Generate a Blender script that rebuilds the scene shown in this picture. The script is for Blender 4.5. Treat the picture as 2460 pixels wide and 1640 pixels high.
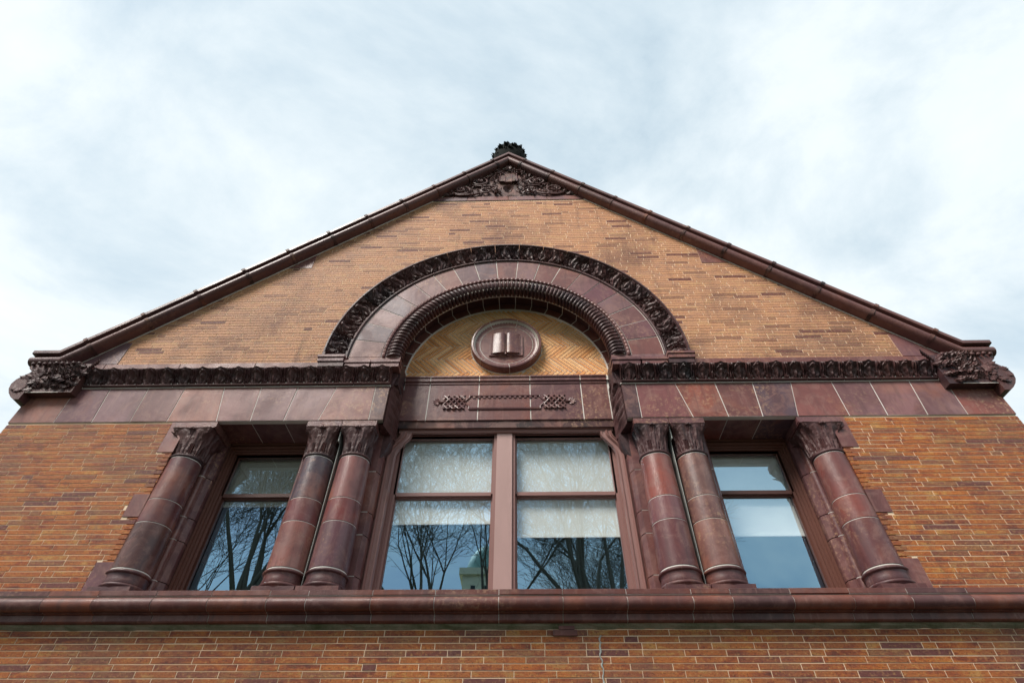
import bpy, math, random
import numpy as np
from mathutils import Vector, Matrix

for o in list(bpy.data.objects):
    bpy.data.objects.remove(o)
SC = bpy.context.scene
COL = SC.collection
RAD = math.radians
random.seed(7)
PI = math.pi

# ------------------------------------------------------------------ camera
cam = bpy.data.cameras.new('camera')
cam.lens = 19.209
cam.sensor_width = 36.0
cam.clip_start = 0.05
cam.clip_end = 2000
camo = bpy.data.objects.new('camera', cam)
COL.objects.link(camo)
_p, _y, _r = RAD(45.672), RAD(-1.3017), RAD(0.2865)
F = Vector((math.sin(_y)*math.cos(_p), math.cos(_y)*math.cos(_p), math.sin(_p)))
R0 = Vector((math.cos(_y), -math.sin(_y), 0))
U0 = R0.cross(F)
Rv = R0*math.cos(_r)+U0*math.sin(_r)
Uv = U0*math.cos(_r)-R0*math.sin(_r)
camo.matrix_world = Matrix(((Rv.x, Uv.x, -F.x, 0.1737), (Rv.y, Uv.y, -F.y, -4.5), (Rv.z, Uv.z, -F.z, 0), (0, 0, 0, 1)))
SC.camera = camo
GZ = -1.6     # ground level (camera is at 0)

# ------------------------------------------------------------------ world + sun + exposure
SUN_EL, SUN_AZ = RAD(48), RAD(219)     # azimuth clockwise from +Y: behind the camera, to the left
world = bpy.data.worlds.new('World')
SC.world = world
world.use_nodes = True
nt = world.node_tree
nt.nodes.clear()
wo = nt.nodes.new('ShaderNodeOutputWorld')
bg = nt.nodes.new('ShaderNodeBackground')
sky = nt.nodes.new('ShaderNodeTexSky')
sky.sky_type = 'NISHITA'
sky.sun_disc = False
sky.sun_elevation = SUN_EL
sky.sun_rotation = SUN_AZ
sky.air_density = 1.0
sky.dust_density = 1.0
tc = nt.nodes.new('ShaderNodeTexCoord')
sep = nt.nodes.new('ShaderNodeSeparateXYZ')
nt.links.new(tc.outputs['Generated'], sep.inputs[0])
def wmath(op, a, b=None):
    n = nt.nodes.new('ShaderNodeMath'); n.operation = op
    for i, v in enumerate((a, b)):
        if v is None: continue
        if isinstance(v, (int, float)): n.inputs[i].default_value = v
        else: nt.links.new(v, n.inputs[i])
    return n.outputs[0]
zz = wmath('ADD', wmath('MAXIMUM', sep.outputs[2], 0.0), 0.22)
cx_ = wmath('DIVIDE', sep.outputs[0], zz)
cy_ = wmath('DIVIDE', sep.outputs[1], zz)
comb = nt.nodes.new('ShaderNodeCombineXYZ')
nt.links.new(cx_, comb.inputs[0]); nt.links.new(cy_, comb.inputs[1])
def wnoise(scale, detail, rough, rot, stretch, off, dist=0.6):
    m = nt.nodes.new('ShaderNodeMapping')
    m.inputs['Rotation'].default_value = (0, 0, rot)
    m.inputs['Scale'].default_value = stretch
    m.inputs['Location'].default_value = off
    nt.links.new(comb.outputs[0], m.inputs[0])
    n = nt.nodes.new('ShaderNodeTexNoise')
    n.inputs['Scale'].default_value = scale
    n.inputs['Detail'].default_value = detail
    n.inputs['Roughness'].default_value = rough
    n.inputs['Distortion'].default_value = dist
    nt.links.new(m.outputs[0], n.inputs['Vector'])
    return n.outputs[0]
n1 = wnoise(1.9, 9, 0.60, RAD(35), (1.0, 1.3, 1), (3.1, 1.7, 0), 0.35)
n2 = wnoise(0.8, 3, 0.5, RAD(10), (1.0, 1.0, 1), (7.3, 4.2, 0))
nn = wmath('ADD', wmath('MULTIPLY', n1, 0.62), wmath('MULTIPLY', n2, 0.38))
# the cloud sheet thins out towards the open blue that the panes mirror
thin = wmath('MULTIPLY', wmath('MINIMUM', wmath('ADD', sep.outputs[1], 0.05), 0.0), 0.20)
nn = wmath('ADD', nn, thin)
cr = nt.nodes.new('ShaderNodeValToRGB')
cr.color_ramp.elements[0].position = 0.22
cr.color_ramp.elements[0].color = (0.20, 0.20, 0.20, 1)
_e = cr.color_ramp.elements.new(0.37)
_e.color = (0.76, 0.76, 0.76, 1)
cr.color_ramp.elements[2].position = 0.50
cr.color_ramp.elements[2].color = (1, 1, 1, 1)
nt.links.new(nn, cr.inputs[0])
cshade = nt.nodes.new('ShaderNodeValToRGB')       # thick cloud a touch greyer than thin bright cloud
cshade.color_ramp.elements[0].position = 0.35
cshade.color_ramp.elements[0].color = (6.3, 7.7, 8.5, 1)
cshade.color_ramp.elements[1].position = 0.62
cshade.color_ramp.elements[1].color = (8.5, 8.65, 8.65, 1)
nt.links.new(nn, cshade.inputs[0])
mix = nt.nodes.new('ShaderNodeMixRGB')
nt.links.new(cr.outputs[0], mix.inputs[0])
nt.links.new(sky.outputs[0], mix.inputs[1])
nt.links.new(cshade.outputs[0], mix.inputs[2])
bg.inputs['Strength'].default_value = 0.10
nt.links.new(mix.outputs[0], bg.inputs[0])
nt.links.new(bg.outputs[0], wo.inputs[0])

sun = bpy.data.lights.new('sun', 'SUN')
sun.energy = 4.9
sun.angle = RAD(24)
sun.color = (1.0, 0.95, 0.88)
suno = bpy.data.objects.new('sun', sun)
COL.objects.link(suno)
sd = Vector((math.sin(SUN_AZ)*math.cos(SUN_EL), math.cos(SUN_AZ)*math.cos(SUN_EL), math.sin(SUN_EL)))
suno.rotation_euler = sd.to_track_quat('Z', 'Y').to_euler()
suno.location = (0, 0, 30)

SC.view_settings.view_transform = 'Standard'
SC.view_settings.look = 'None'
SC.view_settings.exposure = 0.28
SC.view_settings.gamma = 1.0
SC.view_settings.use_curve_mapping = False
SC.render.engine = 'CYCLES'
SC.cycles.max_bounces = 8
SC.cycles.transparent_max_bounces = 12

# ------------------------------------------------------------------ materials
class MT:
    def __init__(s, name):
        s.m = bpy.data.materials.new(name); s.m.use_nodes = True
        s.t = s.m.node_tree; s.N = s.t.nodes; s.L = s.t.links
        s.N.clear()
        s.out = s.N.new('ShaderNodeOutputMaterial')
        s.b = s.N.new('ShaderNodeBsdfPrincipled')
        s.L.new(s.b.outputs[0], s.out.inputs[0])
        g = s.N.new('ShaderNodeNewGeometry'); s.pos = g.outputs['Position']
    def put(s, inp, v):
        if isinstance(v, (int, float)): inp.default_value = v
        elif isinstance(v, tuple): inp.default_value = v if len(v) == 4 else (*v, 1)
        else: s.L.new(v, inp)
    def math(s, op, a, b=0.0, clamp=False):
        n = s.N.new('ShaderNodeMath'); n.operation = op; n.use_clamp = clamp
        s.put(n.inputs[0], a); s.put(n.inputs[1], b); return n.outputs[0]
    def noise(s, scale, detail=4, rough=0.6, vs=(1, 1, 1), off=(0, 0, 0), dist=0.0):
        mp = s.N.new('ShaderNodeMapping'); mp.inputs['Scale'].default_value = vs; mp.inputs['Location'].default_value = off
        s.L.new(s.pos, mp.inputs[0])
        n = s.N.new('ShaderNodeTexNoise'); n.inputs['Scale'].default_value = scale; n.inputs['Detail'].default_value = detail
        n.inputs['Roughness'].default_value = rough; n.inputs['Distortion'].default_value = dist
        s.L.new(mp.outputs[0], n.inputs['Vector']); return n.outputs[0]
    def ramp(s, fac, stops, interp='LINEAR'):
        n = s.N.new('ShaderNodeValToRGB'); e = n.color_ramp.elements; n.color_ramp.interpolation = interp
        while len(e) < len(stops): e.new(0.5)
        for k, (p, c) in enumerate(stops):
            e[k].position = p; e[k].color = (c, c, c, 1) if isinstance(c, (int, float)) else (*c, 1)
        s.L.new(fac, n.inputs[0]); return n.outputs[0]
    def mix(s, fac, a, b, mode='MIX'):
        n = s.N.new('ShaderNodeMixRGB'); n.blend_type = mode
        s.put(n.inputs[0], fac); s.put(n.inputs[1], a); s.put(n.inputs[2], b); return n.outputs[0]
    def rnd(s, kind):
        if kind == 'attr':
            n = s.N.new('ShaderNodeAttribute'); n.attribute_name = 'rnd'; return n.outputs['Fac']
        return s.N.new('ShaderNodeObjectInfo').outputs['Random']
    def bump(s, h, strength, dist=0.01):
        n = s.N.new('ShaderNodeBump'); n.inputs['Strength'].default_value = strength; n.inputs['Distance'].default_value = dist
        s.L.new(h, n.inputs['Height']); s.L.new(n.outputs[0], s.b.inputs['Normal'])

def brick_material(name, kind, pale=False, tan_mix=0.0):
    m = MT(name)
    r = m.rnd(kind)
    if pale:
        st = [(0, (.42, .16, .06)), (.2, (.72, .30, .10)), (.4, (.90, .46, .19)), (.6, (.93, .54, .26)), (.8, (.86, .38, .14)), (1, (.50, .20, .08))]
        f = m.math('ADD', m.math('MULTIPLY', r, .75), m.math('MULTIPLY', m.noise(9, 4, .6), .25))
    else:
        st = [(0, (.13, .040, .028)), (.2, (.24, .060, .028)), (.36, (.36, .098, .030)), (.5, (.45, .148, .036)), (.62, (.39, .112, .032)), (.74, (.48, .205, .052)), (.88, (.50, .26, .085)), (1, (.36, .14, .060))]
        mot = m.noise(11, 5, .68, vs=(.55, .55, 1.6))
        f = m.math('ADD', m.math('MULTIPLY', r, .50), m.math('SUBTRACT', m.math('MULTIPLY', mot, 2.1), .80), True)
    c = m.ramp(f, st)
    if not pale:
        tone = m.math('FRACT', m.math('MULTIPLY', r, 17.3))
        c = m.mix(m.math('MULTIPLY', tone, .32), c, (.20, .075, .050))
        # some bricks burnt dark purple through and through
        dk = m.ramp(r, [(0, 1.0), (.04, .95), (.05, 0.0), (.90, 0.0), (.91, .45), (1, .7)])
        c = m.mix(tan_mix, c, (.72, .47, .31))
        c = m.mix(dk, c, m.mix(m.noise(14, 4, .6), (.115, .04, .035), (.20, .075, .065)))
    soot_shade = m.noise(1.0, 6, .62, vs=(1, 1, .75), off=(11.5, 2, 4))
    c = m.mix(m.ramp(soot_shade, [(.46, 0.0), (.66, .75)]), c, (.15, .07, .058) if not pale else (.60, .38, .20))
    drip = m.noise(2.2, 5, .65, vs=(2.4, 1, .22), off=(6, 0, 3))
    c = m.mix(m.ramp(drip, [(.56, 0.0), (.72, .55)]), c, (.12, .055, .045) if not pale else (.60, .36, .19))
    spk = m.noise(75, 3, .6)
    c = m.mix(m.ramp(spk, [(.56, 0.0), (.66, .8)]), c, (.075, .032, .022) if not pale else (.30, .15, .07))
    pal = m.noise(38, 4, .65, off=(5, 5, 5))
    c = m.mix(m.ramp(pal, [(.53, 0.0), (.70, .50)]), c, (.58, .34, .13))
    m.put(m.b.inputs['Base Color'], c)
    m.put(m.b.inputs['Roughness'], m.ramp(spk, [(.3, .52), (.7, .7)]))
    m.b.inputs['Specular IOR Level'].default_value = .20
    m.bump(m.math('ADD', m.noise(60, 4, .7), m.math('MULTIPLY', spk, -.6)), .6, .007)
    return m.m

def mortar_material(name, col, rough=.9):
    m = MT(name)
    c = m.mix(m.ramp(m.noise(2.3, 5, .65), [(.35, .0), (.75, .5)]), col, tuple(x*.5 for x in col))
    c = m.mix(m.ramp(m.noise(1.0, 3, .5, off=(9, 9, 2)), [(.5, 0.0), (.7, .45)]), c, (.13, .12, .055))
    m.put(m.b.inputs['Base Color'], c); m.put(m.b.inputs['Roughness'], rough)
    m.bump(m.noise(120, 3, .7), .5, .004)
    return m.m

def terracotta(name, kind='obj', stops=None, rough=.36, streak=.45, moss=False, bumpk=.18, lift=1.0, spec=.30):
    m = MT(name)
    r = m.rnd(kind)
    stops = stops or [(0, (.112, .050, .060)), (.18, (.18, .066, .056)), (.36, (.200, .096, .100)), (.52, (.24, .086, .062)),
                      (.68, (.14, .055, .068)), (.84, (.225, .120, .122)), (1, (.095, .064, .082))]
    c = m.ramp(r, stops)
    c = m.mix(1.0, c, m.N.new('ShaderNodeObjectInfo').outputs['Color'], 'MULTIPLY')
    cl = m.noise(2.6, 5, .6, vs=(1, 1, .7), dist=.8)
    c = m.mix(m.ramp(cl, [(.40, 0.0), (.60, .62)]), c, (.105, .040, .040))
    or_ = m.noise(1.9, 4, .6, off=(4, 8, 1), dist=.5)
    c = m.mix(m.ramp(or_, [(.55, 0.0), (.72, .45*lift)]), c, (.36, .13, .075))
    pt = m.noise(30, 5, .7, off=(3, 9, 4))
    c = m.mix(m.math('MULTIPLY', m.ramp(pt, [(.52, 0.0), (.62, .7*lift)]), m.ramp(m.noise(1.3, 3, .5, off=(1, 6, 6)), [(.52, 0.0), (.66, 1.0)])), c, (.46, .28, .17))
    c = m.mix(m.ramp(m.noise(4.5, 6, .72, off=(2, 5, 7), dist=1.2), [(.50, 0.0), (.60, .42*lift)]), c, (.28, .15, .125))
    sk = m.noise(6, 5, .65, vs=(3.2, 3.2, .35), off=(2, 2, 2))
    c = m.mix(m.ramp(sk, [(.52, 0.0), (.72, streak)]), c, (.07, .035, .036))
    sk2 = m.noise(8, 4, .6, vs=(3.0, 3.0, .25), off=(7, 2, 2))
    c = m.mix(m.ramp(sk2, [(.60, 0.0), (.74, streak*.6*lift)]), c, (.42, .25, .20))
    if moss:
        ms = m.noise(7, 5, .7, off=(1, 3, 3))
        c = m.mix(m.ramp(ms, [(.66, 0.0), (.76, .5)]), c, (.10, .11, .05))
    m.put(m.b.inputs['Base Color'], c)
    m.put(m.b.inputs['Roughness'], m.ramp(cl, [(.3, rough-.04), (.7, rough+.20)]))
    m.b.inputs['Specular IOR Level'].default_value = spec
    m.bump(m.math('ADD', m.noise(22, 5, .65), m.math('MULTIPLY', m.noise(140, 2, .6), .5)), bumpk, .01)
    return m.m

M = {}
M['brick'] = brick_material('brick_glazed', 'obj')
M['brickA'] = brick_material('brick_glazed_many', 'attr')
M['brickW'] = brick_material('brick_gable_pale_many', 'attr', tan_mix=.40)  # gable bricks, mixed towards a paler tan
M['brickP'] = brick_material('brick_pale_buff', 'obj', True)
M['mortar'] = mortar_material('mortar_cream', (.88, .66, .46))
M['joint'] = mortar_material('joint_cream', (.82, .76, .70))
M['tc'] = terracotta('terracotta_smooth')
M['tcs'] = terracotta('terracotta_sill', stops=[(0, (.085, .031, .028)), (.3, (.15, .045, .032)), (.5, (.21, .066, .038)), (.7, (.12, .040, .033)), (1, (.075, .034, .034))], streak=.6, moss=True, lift=.7, spec=.4)
M['tck'] = terracotta('terracotta_column', stops=[(0, (.160, .066, .064)), (.35, (.185, .074, .064)), (.7, (.150, .064, .066)), (1, (.135, .062, .066))], rough=.25, spec=.42)
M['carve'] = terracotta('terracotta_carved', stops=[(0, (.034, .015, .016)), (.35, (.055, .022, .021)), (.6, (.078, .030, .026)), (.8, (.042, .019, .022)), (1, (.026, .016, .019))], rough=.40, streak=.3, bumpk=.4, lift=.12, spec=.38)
M['cope'] = terracotta('terracotta_coping', stops=[(0, (.08, .036, .034)), (.3, (.12, .048, .042)), (.6, (.15, .064, .054)), (.85, (.10, .045, .045)), (1, (.07, .038, .042))], rough=.30, streak=.3, lift=.3, spec=.4)
M['soot_shade'] = terracotta('terracotta_near_black', stops=[(0, (.020, .011, .011)), (1, (.042, .020, .018))], rough=.5)  # near-black; holds the panel soffit's shade in its colour, also collars and carving ground

def paint(name, col):
    m = MT(name)
    c = m.mix(m.ramp(m.noise(5, 5, .6, vs=(2, 2, .4)), [(.4, 0.0), (.75, .3)]), col, tuple(x*.7 for x in col))
    m.put(m.b.inputs['Base Color'], c); m.put(m.b.inputs['Roughness'], .42)
    m.bump(m.noise(60, 3, .6, vs=(1, 1, .2)), .12, .004)
    return m.m
M['paint'] = paint('frame_paint_brown_pink', (.27, .135, .118))
M['paintL'] = paint('frame_paint_pale', (.43, .265, .24))  # paler tone, used on the mullion
M['paintD'] = paint('frame_paint_dark', (.145, .058, .042))

def simple(name, col, rough=.8, bump=None):
    m = MT(name)
    c = m.mix(m.ramp(m.noise(1.7, 4, .6), [(.35, 0.0), (.7, .4)]), col, tuple(x*.65 for x in col))
    m.put(m.b.inputs['Base Color'], c); m.put(m.b.inputs['Roughness'], rough)
    if bump: m.bump(m.noise(bump, 4, .6), .4, .01)
    return m.m
M['blind'] = simple('blind_fabric', (.93, .93, .89), .9)
M['blindG'] = simple('blind_fabric_greyed', (.52, .50, .42), .9)
M['room'] = simple('room_dark', (.05, .05, .055), .9)
M['slate'] = simple('roof_slate', (.09, .085, .09), .6, 30)
M['bark'] = simple('tree_bark', (.15, .125, .095), .9, 25)
M['cream'] = simple('cream_stone', (.74, .66, .48), .8)
M['copper'] = simple('green_copper', (.20, .34, .30), .6)
M['grass'] = simple('lawn_grass', (.035, .055, .018), .95, 12)
M['paving'] = simple('pavement_asphalt', (.05, .05, .05), .85, 18)
M['lead'] = simple('lead_grey', (.10, .12, .12), .5)
M['caulk'] = simple('crack_filler_grey', (.42, .43, .40), .7, 60)
M['dark'] = simple('finial_black', (.010, .011, .010), .9)
for _n in M['dark'].node_tree.nodes:
    if _n.type == 'BSDF_PRINCIPLED': _n.inputs['Specular IOR Level'].default_value = .08

def glass_mat():
    m = MT('window_glass')
    m.N.remove(m.b)
    gl = m.N.new('ShaderNodeBsdfGlossy'); gl.inputs['Roughness'].default_value = 0.0
    gl.inputs['Color'].default_value = (.52, .81, 1.0, 1)
    tr = m.N.new('ShaderNodeBsdfTransparent'); tr.inputs['Color'].default_value = (.985, 1.0, 1.0, 1)
    mx = m.N.new('ShaderNodeMixShader')
    lw = m.N.new('ShaderNodeLayerWeight'); lw.inputs['Blend'].default_value = .35
    # all of the pane's reflectance sits on its outer face
    f = m.math('ADD', m.math('MULTIPLY', lw.outputs['Facing'], .20), .40, True)
    gb = m.N.new('ShaderNodeNewGeometry')
    sp_ = m.N.new('ShaderNodeSeparateXYZ'); m.L.new(gb.outputs['True Normal'], sp_.inputs[0])
    outer = m.math('LESS_THAN', sp_.outputs[1], -.5)
    outer = m.math('MULTIPLY', outer, m.math('SUBTRACT', 1.0, gb.outputs['Backfacing']))
    m.L.new(m.math('MULTIPLY', f, outer), mx.inputs[0]); m.L.new(tr.outputs[0], mx.inputs[1]); m.L.new(gl.outputs[0], mx.inputs[2])
    bp = m.N.new('ShaderNodeBump'); bp.inputs['Strength'].default_value = .035; bp.inputs['Distance'].default_value = .02
    m.L.new(m.noise(1.6, 1, .4, vs=(1, 1, .6)), bp.inputs['Height']); m.L.new(bp.outputs[0], gl.inputs['Normal'])
    m.L.new(mx.outputs[0], m.out.inputs[0])
    return m.m
M['glass'] = glass_mat()

# ------------------------------------------------------------------ helpers
def empty(name, loc=(0, 0, 0), parent=None):
    o = bpy.data.objects.new(name, None); COL.objects.link(o); o.location = loc
    o.empty_display_size = .2
    if parent: o.parent = parent
    return o
def tag(o, label=None, cat=None, group=None, kind=None):
    if label: o['label'] = label
    if cat: o['category'] = cat
    if group: o['group'] = group
    if kind: o['kind'] = kind
    return o

class MB:
    def __init__(s): s.v = []; s.f = []; s.r = []
    def add(s, vs, fs, rnd=None):
        k = len(s.v); s.v.extend(vs); s.f.extend([tuple(i+k for i in f) for f in fs])
        if rnd is not None: s.r.extend([rnd]*len(fs))
    def box(s, x0, x1, y0, y1, z0, z1, rnd=None):
        s.add([(x0, y0, z0), (x1, y0, z0), (x1, y1, z0), (x0, y1, z0), (x0, y0, z1), (x1, y0, z1), (x1, y1, z1), (x0, y1, z1)],
              [(0, 1, 5, 4), (1, 2, 6, 5), (2, 3, 7, 6), (3, 0, 4, 7), (4, 5, 6, 7), (3, 2, 1, 0)], rnd)
    def slab(s, poly, y0, y1, ch=0.0, rnd=None):
        """polygon in XZ (counter-clockwise seen from -Y), front at y0, back at y1, optional chamfer"""
        n = len(poly)
        if ch:
            cxx = sum(p[0] for p in poly)/n; czz = sum(p[1] for p in poly)/n
            fr = []
            for i in range(n):
                a, b, c = Vector(poly[i-1]), Vector(poly[i]), Vector(poly[(i+1) % n])
                d1 = (b-a); d2 = (c-b)
                if d1.length < 1e-6 or d2.length < 1e-6: fr.append(tuple(b)); continue
                n1 = Vector((-d1.y, d1.x)).normalized(); n2 = Vector((-d2.y, d2.x)).normalized()
                m = (n1+n2); m = m/max(.35, m.length_squared)*2*.5
                fr.append((b.x+m.x*ch*1.0, b.y+m.y*ch*1.0))
            vs = [(p[0], y0, p[1]) for p in fr]+[(p[0], y0+ch, p[1]) for p in poly]+[(p[0], y1, p[1]) for p in poly]
            fs = [tuple(range(n))]
            for i in range(n):
                j = (i+1) % n
                fs.append((i, i+n, j+n, j)); fs.append((i+n, i+2*n, j+2*n, j+n))
            fs.append(tuple(range(3*n-1, 2*n-1, -1)))
        else:
            vs = [(p[0], y0, p[1]) for p in poly]+[(p[0], y1, p[1]) for p in poly]
            fs = [tuple(range(n))]+[(i, i+n, (i+1) % n+n, (i+1) % n) for i in range(n)]+[tuple(range(2*n-1, n-1, -1))]
        s.add(vs, fs, rnd)
    def grid(s, P, closed_u=False, rnd=None):
        """P array [nu][nv] of xyz"""
        nu, nv = len(P), len(P[0])
        vs = [tuple(P[i][j]) for i in range(nu) for j in range(nv)]
        fs = []
        for i in range(nu if closed_u else nu-1):
            i2 = (i+1) % nu
            for j in range(nv-1):
                fs.append((i*nv+j, i2*nv+j, i2*nv+j+1, i*nv+j+1))
        s.add(vs, fs, rnd)
    def sweep(s, prof, path_frames, closed=False, caps=True):
        """prof [(a,b)], frames [(origin, A, B)] -> point = o + a*A + b*B"""
        n = len(prof); vs = []
        for o, A, B in path_frames:
            for a, b in prof: vs.append(tuple(Vector(o)+Vector(A)*a+Vector(B)*b))
        fs = []; m = len(path_frames)
        for i in range(m if closed else m-1):
            i2 = (i+1) % m
            for j in range(n):
                j2 = (j+1) % n
                fs.append((i*n+j, i*n+j2, i2*n+j2, i2*n+j))
        if caps and not closed:
            fs.append(tuple(range(n-1, -1, -1))); fs.append(tuple((m-1)*n+j for j in range(n)))
        s.add(vs, fs)
    def tube(s, pts, rad, n=6, caps=True):
        fr = []; up = Vector((0, 0, 1))
        vs = []
        prevA = None
        for i, p in enumerate(pts):
            p = Vector(p); a = Vector(pts[max(0, i-1)]); b = Vector(pts[min(len(pts)-1, i+1)])
            t = (b-a).normalized() if (b-a).length > 1e-9 else up
            if prevA is None:
                A = t.orthogonal().normalized()
            else:
                A = (prevA-t*prevA.dot(t)); A = A.normalized() if A.length > 1e-6 else t.orthogonal().normalized()
            prevA = A; B = t.cross(A)
            r = rad[i] if isinstance(rad, (list, tuple)) else rad
            for k in range(n):
                th = 2*PI*k/n; vs.append(tuple(p+A*math.cos(th)*r+B*math.sin(th)*r))
        fs = []; m = len(pts)
        for i in range(m-1):
            for k in range(n):
                k2 = (k+1) % n; fs.append((i*n+k, i*n+k2, (i+1)*n+k2, (i+1)*n+k))
        if caps: fs.append(tuple(range(n-1, -1, -1))); fs.append(tuple((m-1)*n+k for k in range(n)))
        s.add(vs, fs)
    def lathe(s, prof, c=(0, 0), n=32):
        """prof [(r,z)] about a vertical axis at c"""
        vs = [(c[0]+r*math.cos(2*PI*k/n), c[1]+r*math.sin(2*PI*k/n), z) for k in range(n) for r, z in prof]
        m = len(prof); fs = []
        for k in range(n):
            k2 = (k+1) % n
            for j in range(m-1): fs.append((k*m+j, k2*m+j, k2*m+j+1, k*m+j+1))
        fs.append(tuple(k*m+m-1 for k in range(n))); fs.append(tuple(k*m for k in range(n-1, -1, -1)))
        s.add(vs, fs)
    def leaf(s, p, d, nrm, L, W, curl=.5, fold=.25):
        """a carved acanthus leaf: ridge, lobed edges, curling away from the stone at the tip, closed at the back"""
        p, d, nrm = Vector(p), Vector(d).normalized(), Vector(nrm).normalized()
        nrm = (nrm-d*nrm.dot(d)).normalized(); sd_ = d.cross(nrm)
        K = 7; vs = []
        for i in range(K):
            t = i/(K-1)
            w = W*(.25+.75*math.sin(PI*min(1, t*.95+.05)**.8))*(1+.28*math.cos(i*PI))*(1 if i < K-1 else .15)
            c = p+d*(L*t*(1-.25*curl*t))+nrm*(curl*L*t*t*.55+.10*W)
            vs += [tuple(c-sd_*w-nrm*W*.10), tuple(c-sd_*w*.45+nrm*W*fold*.55), tuple(c+nrm*W*.12), tuple(c+sd_*w*.45+nrm*W*fold*.55), tuple(c+sd_*w-nrm*W*.10), tuple(c-nrm*W*.35)]
        fs = []
        for i in range(K-1):
            for j in range(6):
                j2 = (j+1) % 6; fs.append((i*6+j, i*6+j2, (i+1)*6+j2, (i+1)*6+j))
        fs.append((5, 4, 3, 2, 1, 0)); fs.append(tuple((K-1)*6+j for j in range(6)))
        s.add(vs, fs)
    def ball(s, c, r, n=8, sq=(1, 1, 1)):
        m = max(4, n//2+1)
        P = [[(c[0]+sq[0]*r*math.sin(PI*j/m)*math.cos(2*PI*i/n), c[1]+sq[1]*r*math.sin(PI*j/m)*math.sin(2*PI*i/n), c[2]-sq[2]*r*math.cos(PI*j/m)) for j in range(m+1)] for i in range(n)]
        s.grid(P, True)
    def mesh(s, name, mat, smooth=False):
        me = bpy.data.meshes.new(name)
        me.from_pydata([tuple(map(float, v)) for v in s.v], [], s.f)
        if s.r and len(s.r) == len(s.f):
            at = me.attributes.new('rnd', 'FLOAT', 'FACE'); at.data.foreach_set('value', s.r)
        me.materials.append(mat)
        if smooth is True:
            me.polygons.foreach_set('use_smooth', [True]*len(me.polygons))
        elif smooth:
            me.polygons.foreach_set('use_smooth', [True]*len(me.polygons))
            try: me.set_sharp_from_angle(angle=RAD(smooth))
            except Exception: pass
        me.update(); return me
    def build(s, name, mat, parent=None, label=None, smooth=False, kind=None, loc=None):
        o = bpy.data.objects.new(name, s.mesh(name, mat, smooth)); COL.objects.link(o)
        if parent: o.parent = parent
        if loc: o.location = loc
        return tag(o, label=label, kind=kind)

def inst(name, me, parent, loc=(0, 0, 0), rot=(0, 0, 0), scale=None):
    o = bpy.data.objects.new(name, me); COL.objects.link(o); o.parent = parent; o.location = loc; o.rotation_euler = rot
    if scale: o.scale = scale
    return o

def clip(poly, a, b, c):
    """keep part of polygon where a*x+b*z<=c"""
    out = []
    for i in range(len(poly)):
        p, q = poly[i], poly[(i+1) % len(poly)]
        dp, dq = a*p[0]+b*p[1]-c, a*q[0]+b*q[1]-c
        if dp <= 0: out.append(p)
        if dp*dq < 0:
            t = dp/(dp-dq); out.append((p[0]+(q[0]-p[0])*t, p[1]+(q[1]-p[1])*t))
    return out
def area(p): return .5*abs(sum(p[i][0]*p[(i+1) % len(p)][1]-p[(i+1) % len(p)][0]*p[i][1] for i in range(len(p))))

# ------------------------------------------------------------------ ground, paths
g = MB(); g.box(-600, 600, -600, 600, GZ-.5, GZ)
tag(g.build('lawn', M['grass']), 'mown green lawn in front of the building', None, kind='structure')
g = MB(); g.box(-12, 12, -9, -.7, GZ+.004-.1, GZ+.004)
tag(g.build('pavement', M['paving']), 'dark asphalt pavement along the foot of the brick gable', kind='structure')

# ------------------------------------------------------------------ the building
B = empty('library_building', (0, 0, GZ))
tag(B, 'red-brown terracotta and orange brick gabled building with arch and windows', 'building')
def part(name, label=None):
    o = empty(name, (0, 0, -GZ), B)
    if label: o['label'] = label
    return o
W = 5.19                      # half width
CZ = 4.345                    # arch springing
SL, AP = .95, 8.99            # slope of gable, apex of wall under coping

# --- wall core (mortar plane 5 mm behind the brick faces)
wall = part('brick_wall')
core = MB()
YM = .0032
core.box(-W+.006, W-.006, YM, .45, GZ, 1.60)
for s_ in (-1, 1):
    x0, x1 = sorted((s_*3.36, s_*(W-.006)))
    core.box(x0, x1, YM, .45, 1.60, 3.50)
    arc = [(1.45*math.cos(a), CZ+1.45*math.sin(a)) for a in np.linspace(0, PI/2, 20)]
    poly = [(W-.006, 3.50), (W-.006, AP-SL*W+.12), (0, AP+.12)]+[(x, z) for x, z in arc[::-1]]+[(1.45, 3.50)]
    if s_ < 0: poly = [(-x, z) for x, z in poly]
    # counter clockwise seen from -Y : x right z up
    if s_ > 0: pass
    else: poly = poly[::-1]
    poly = poly[::-1] if sum((poly[(i+1) % len(poly)][0]-poly[i][0])*(poly[(i+1) % len(poly)][1]+poly[i][1]) for i in range(len(poly))) > 0 else poly
    core.slab(poly, YM, .45)
core.build('mortar', M['mortar'], wall)
side = MB()
for s_ in (-1, 1):
    x0, x1 = sorted((s_*(W-.3), s_*(W-.006)))
    side.box(x0, x1, .45, 8.0, GZ, 4.15)
side.build('side_mortar', M['mortar'], wall)

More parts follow.
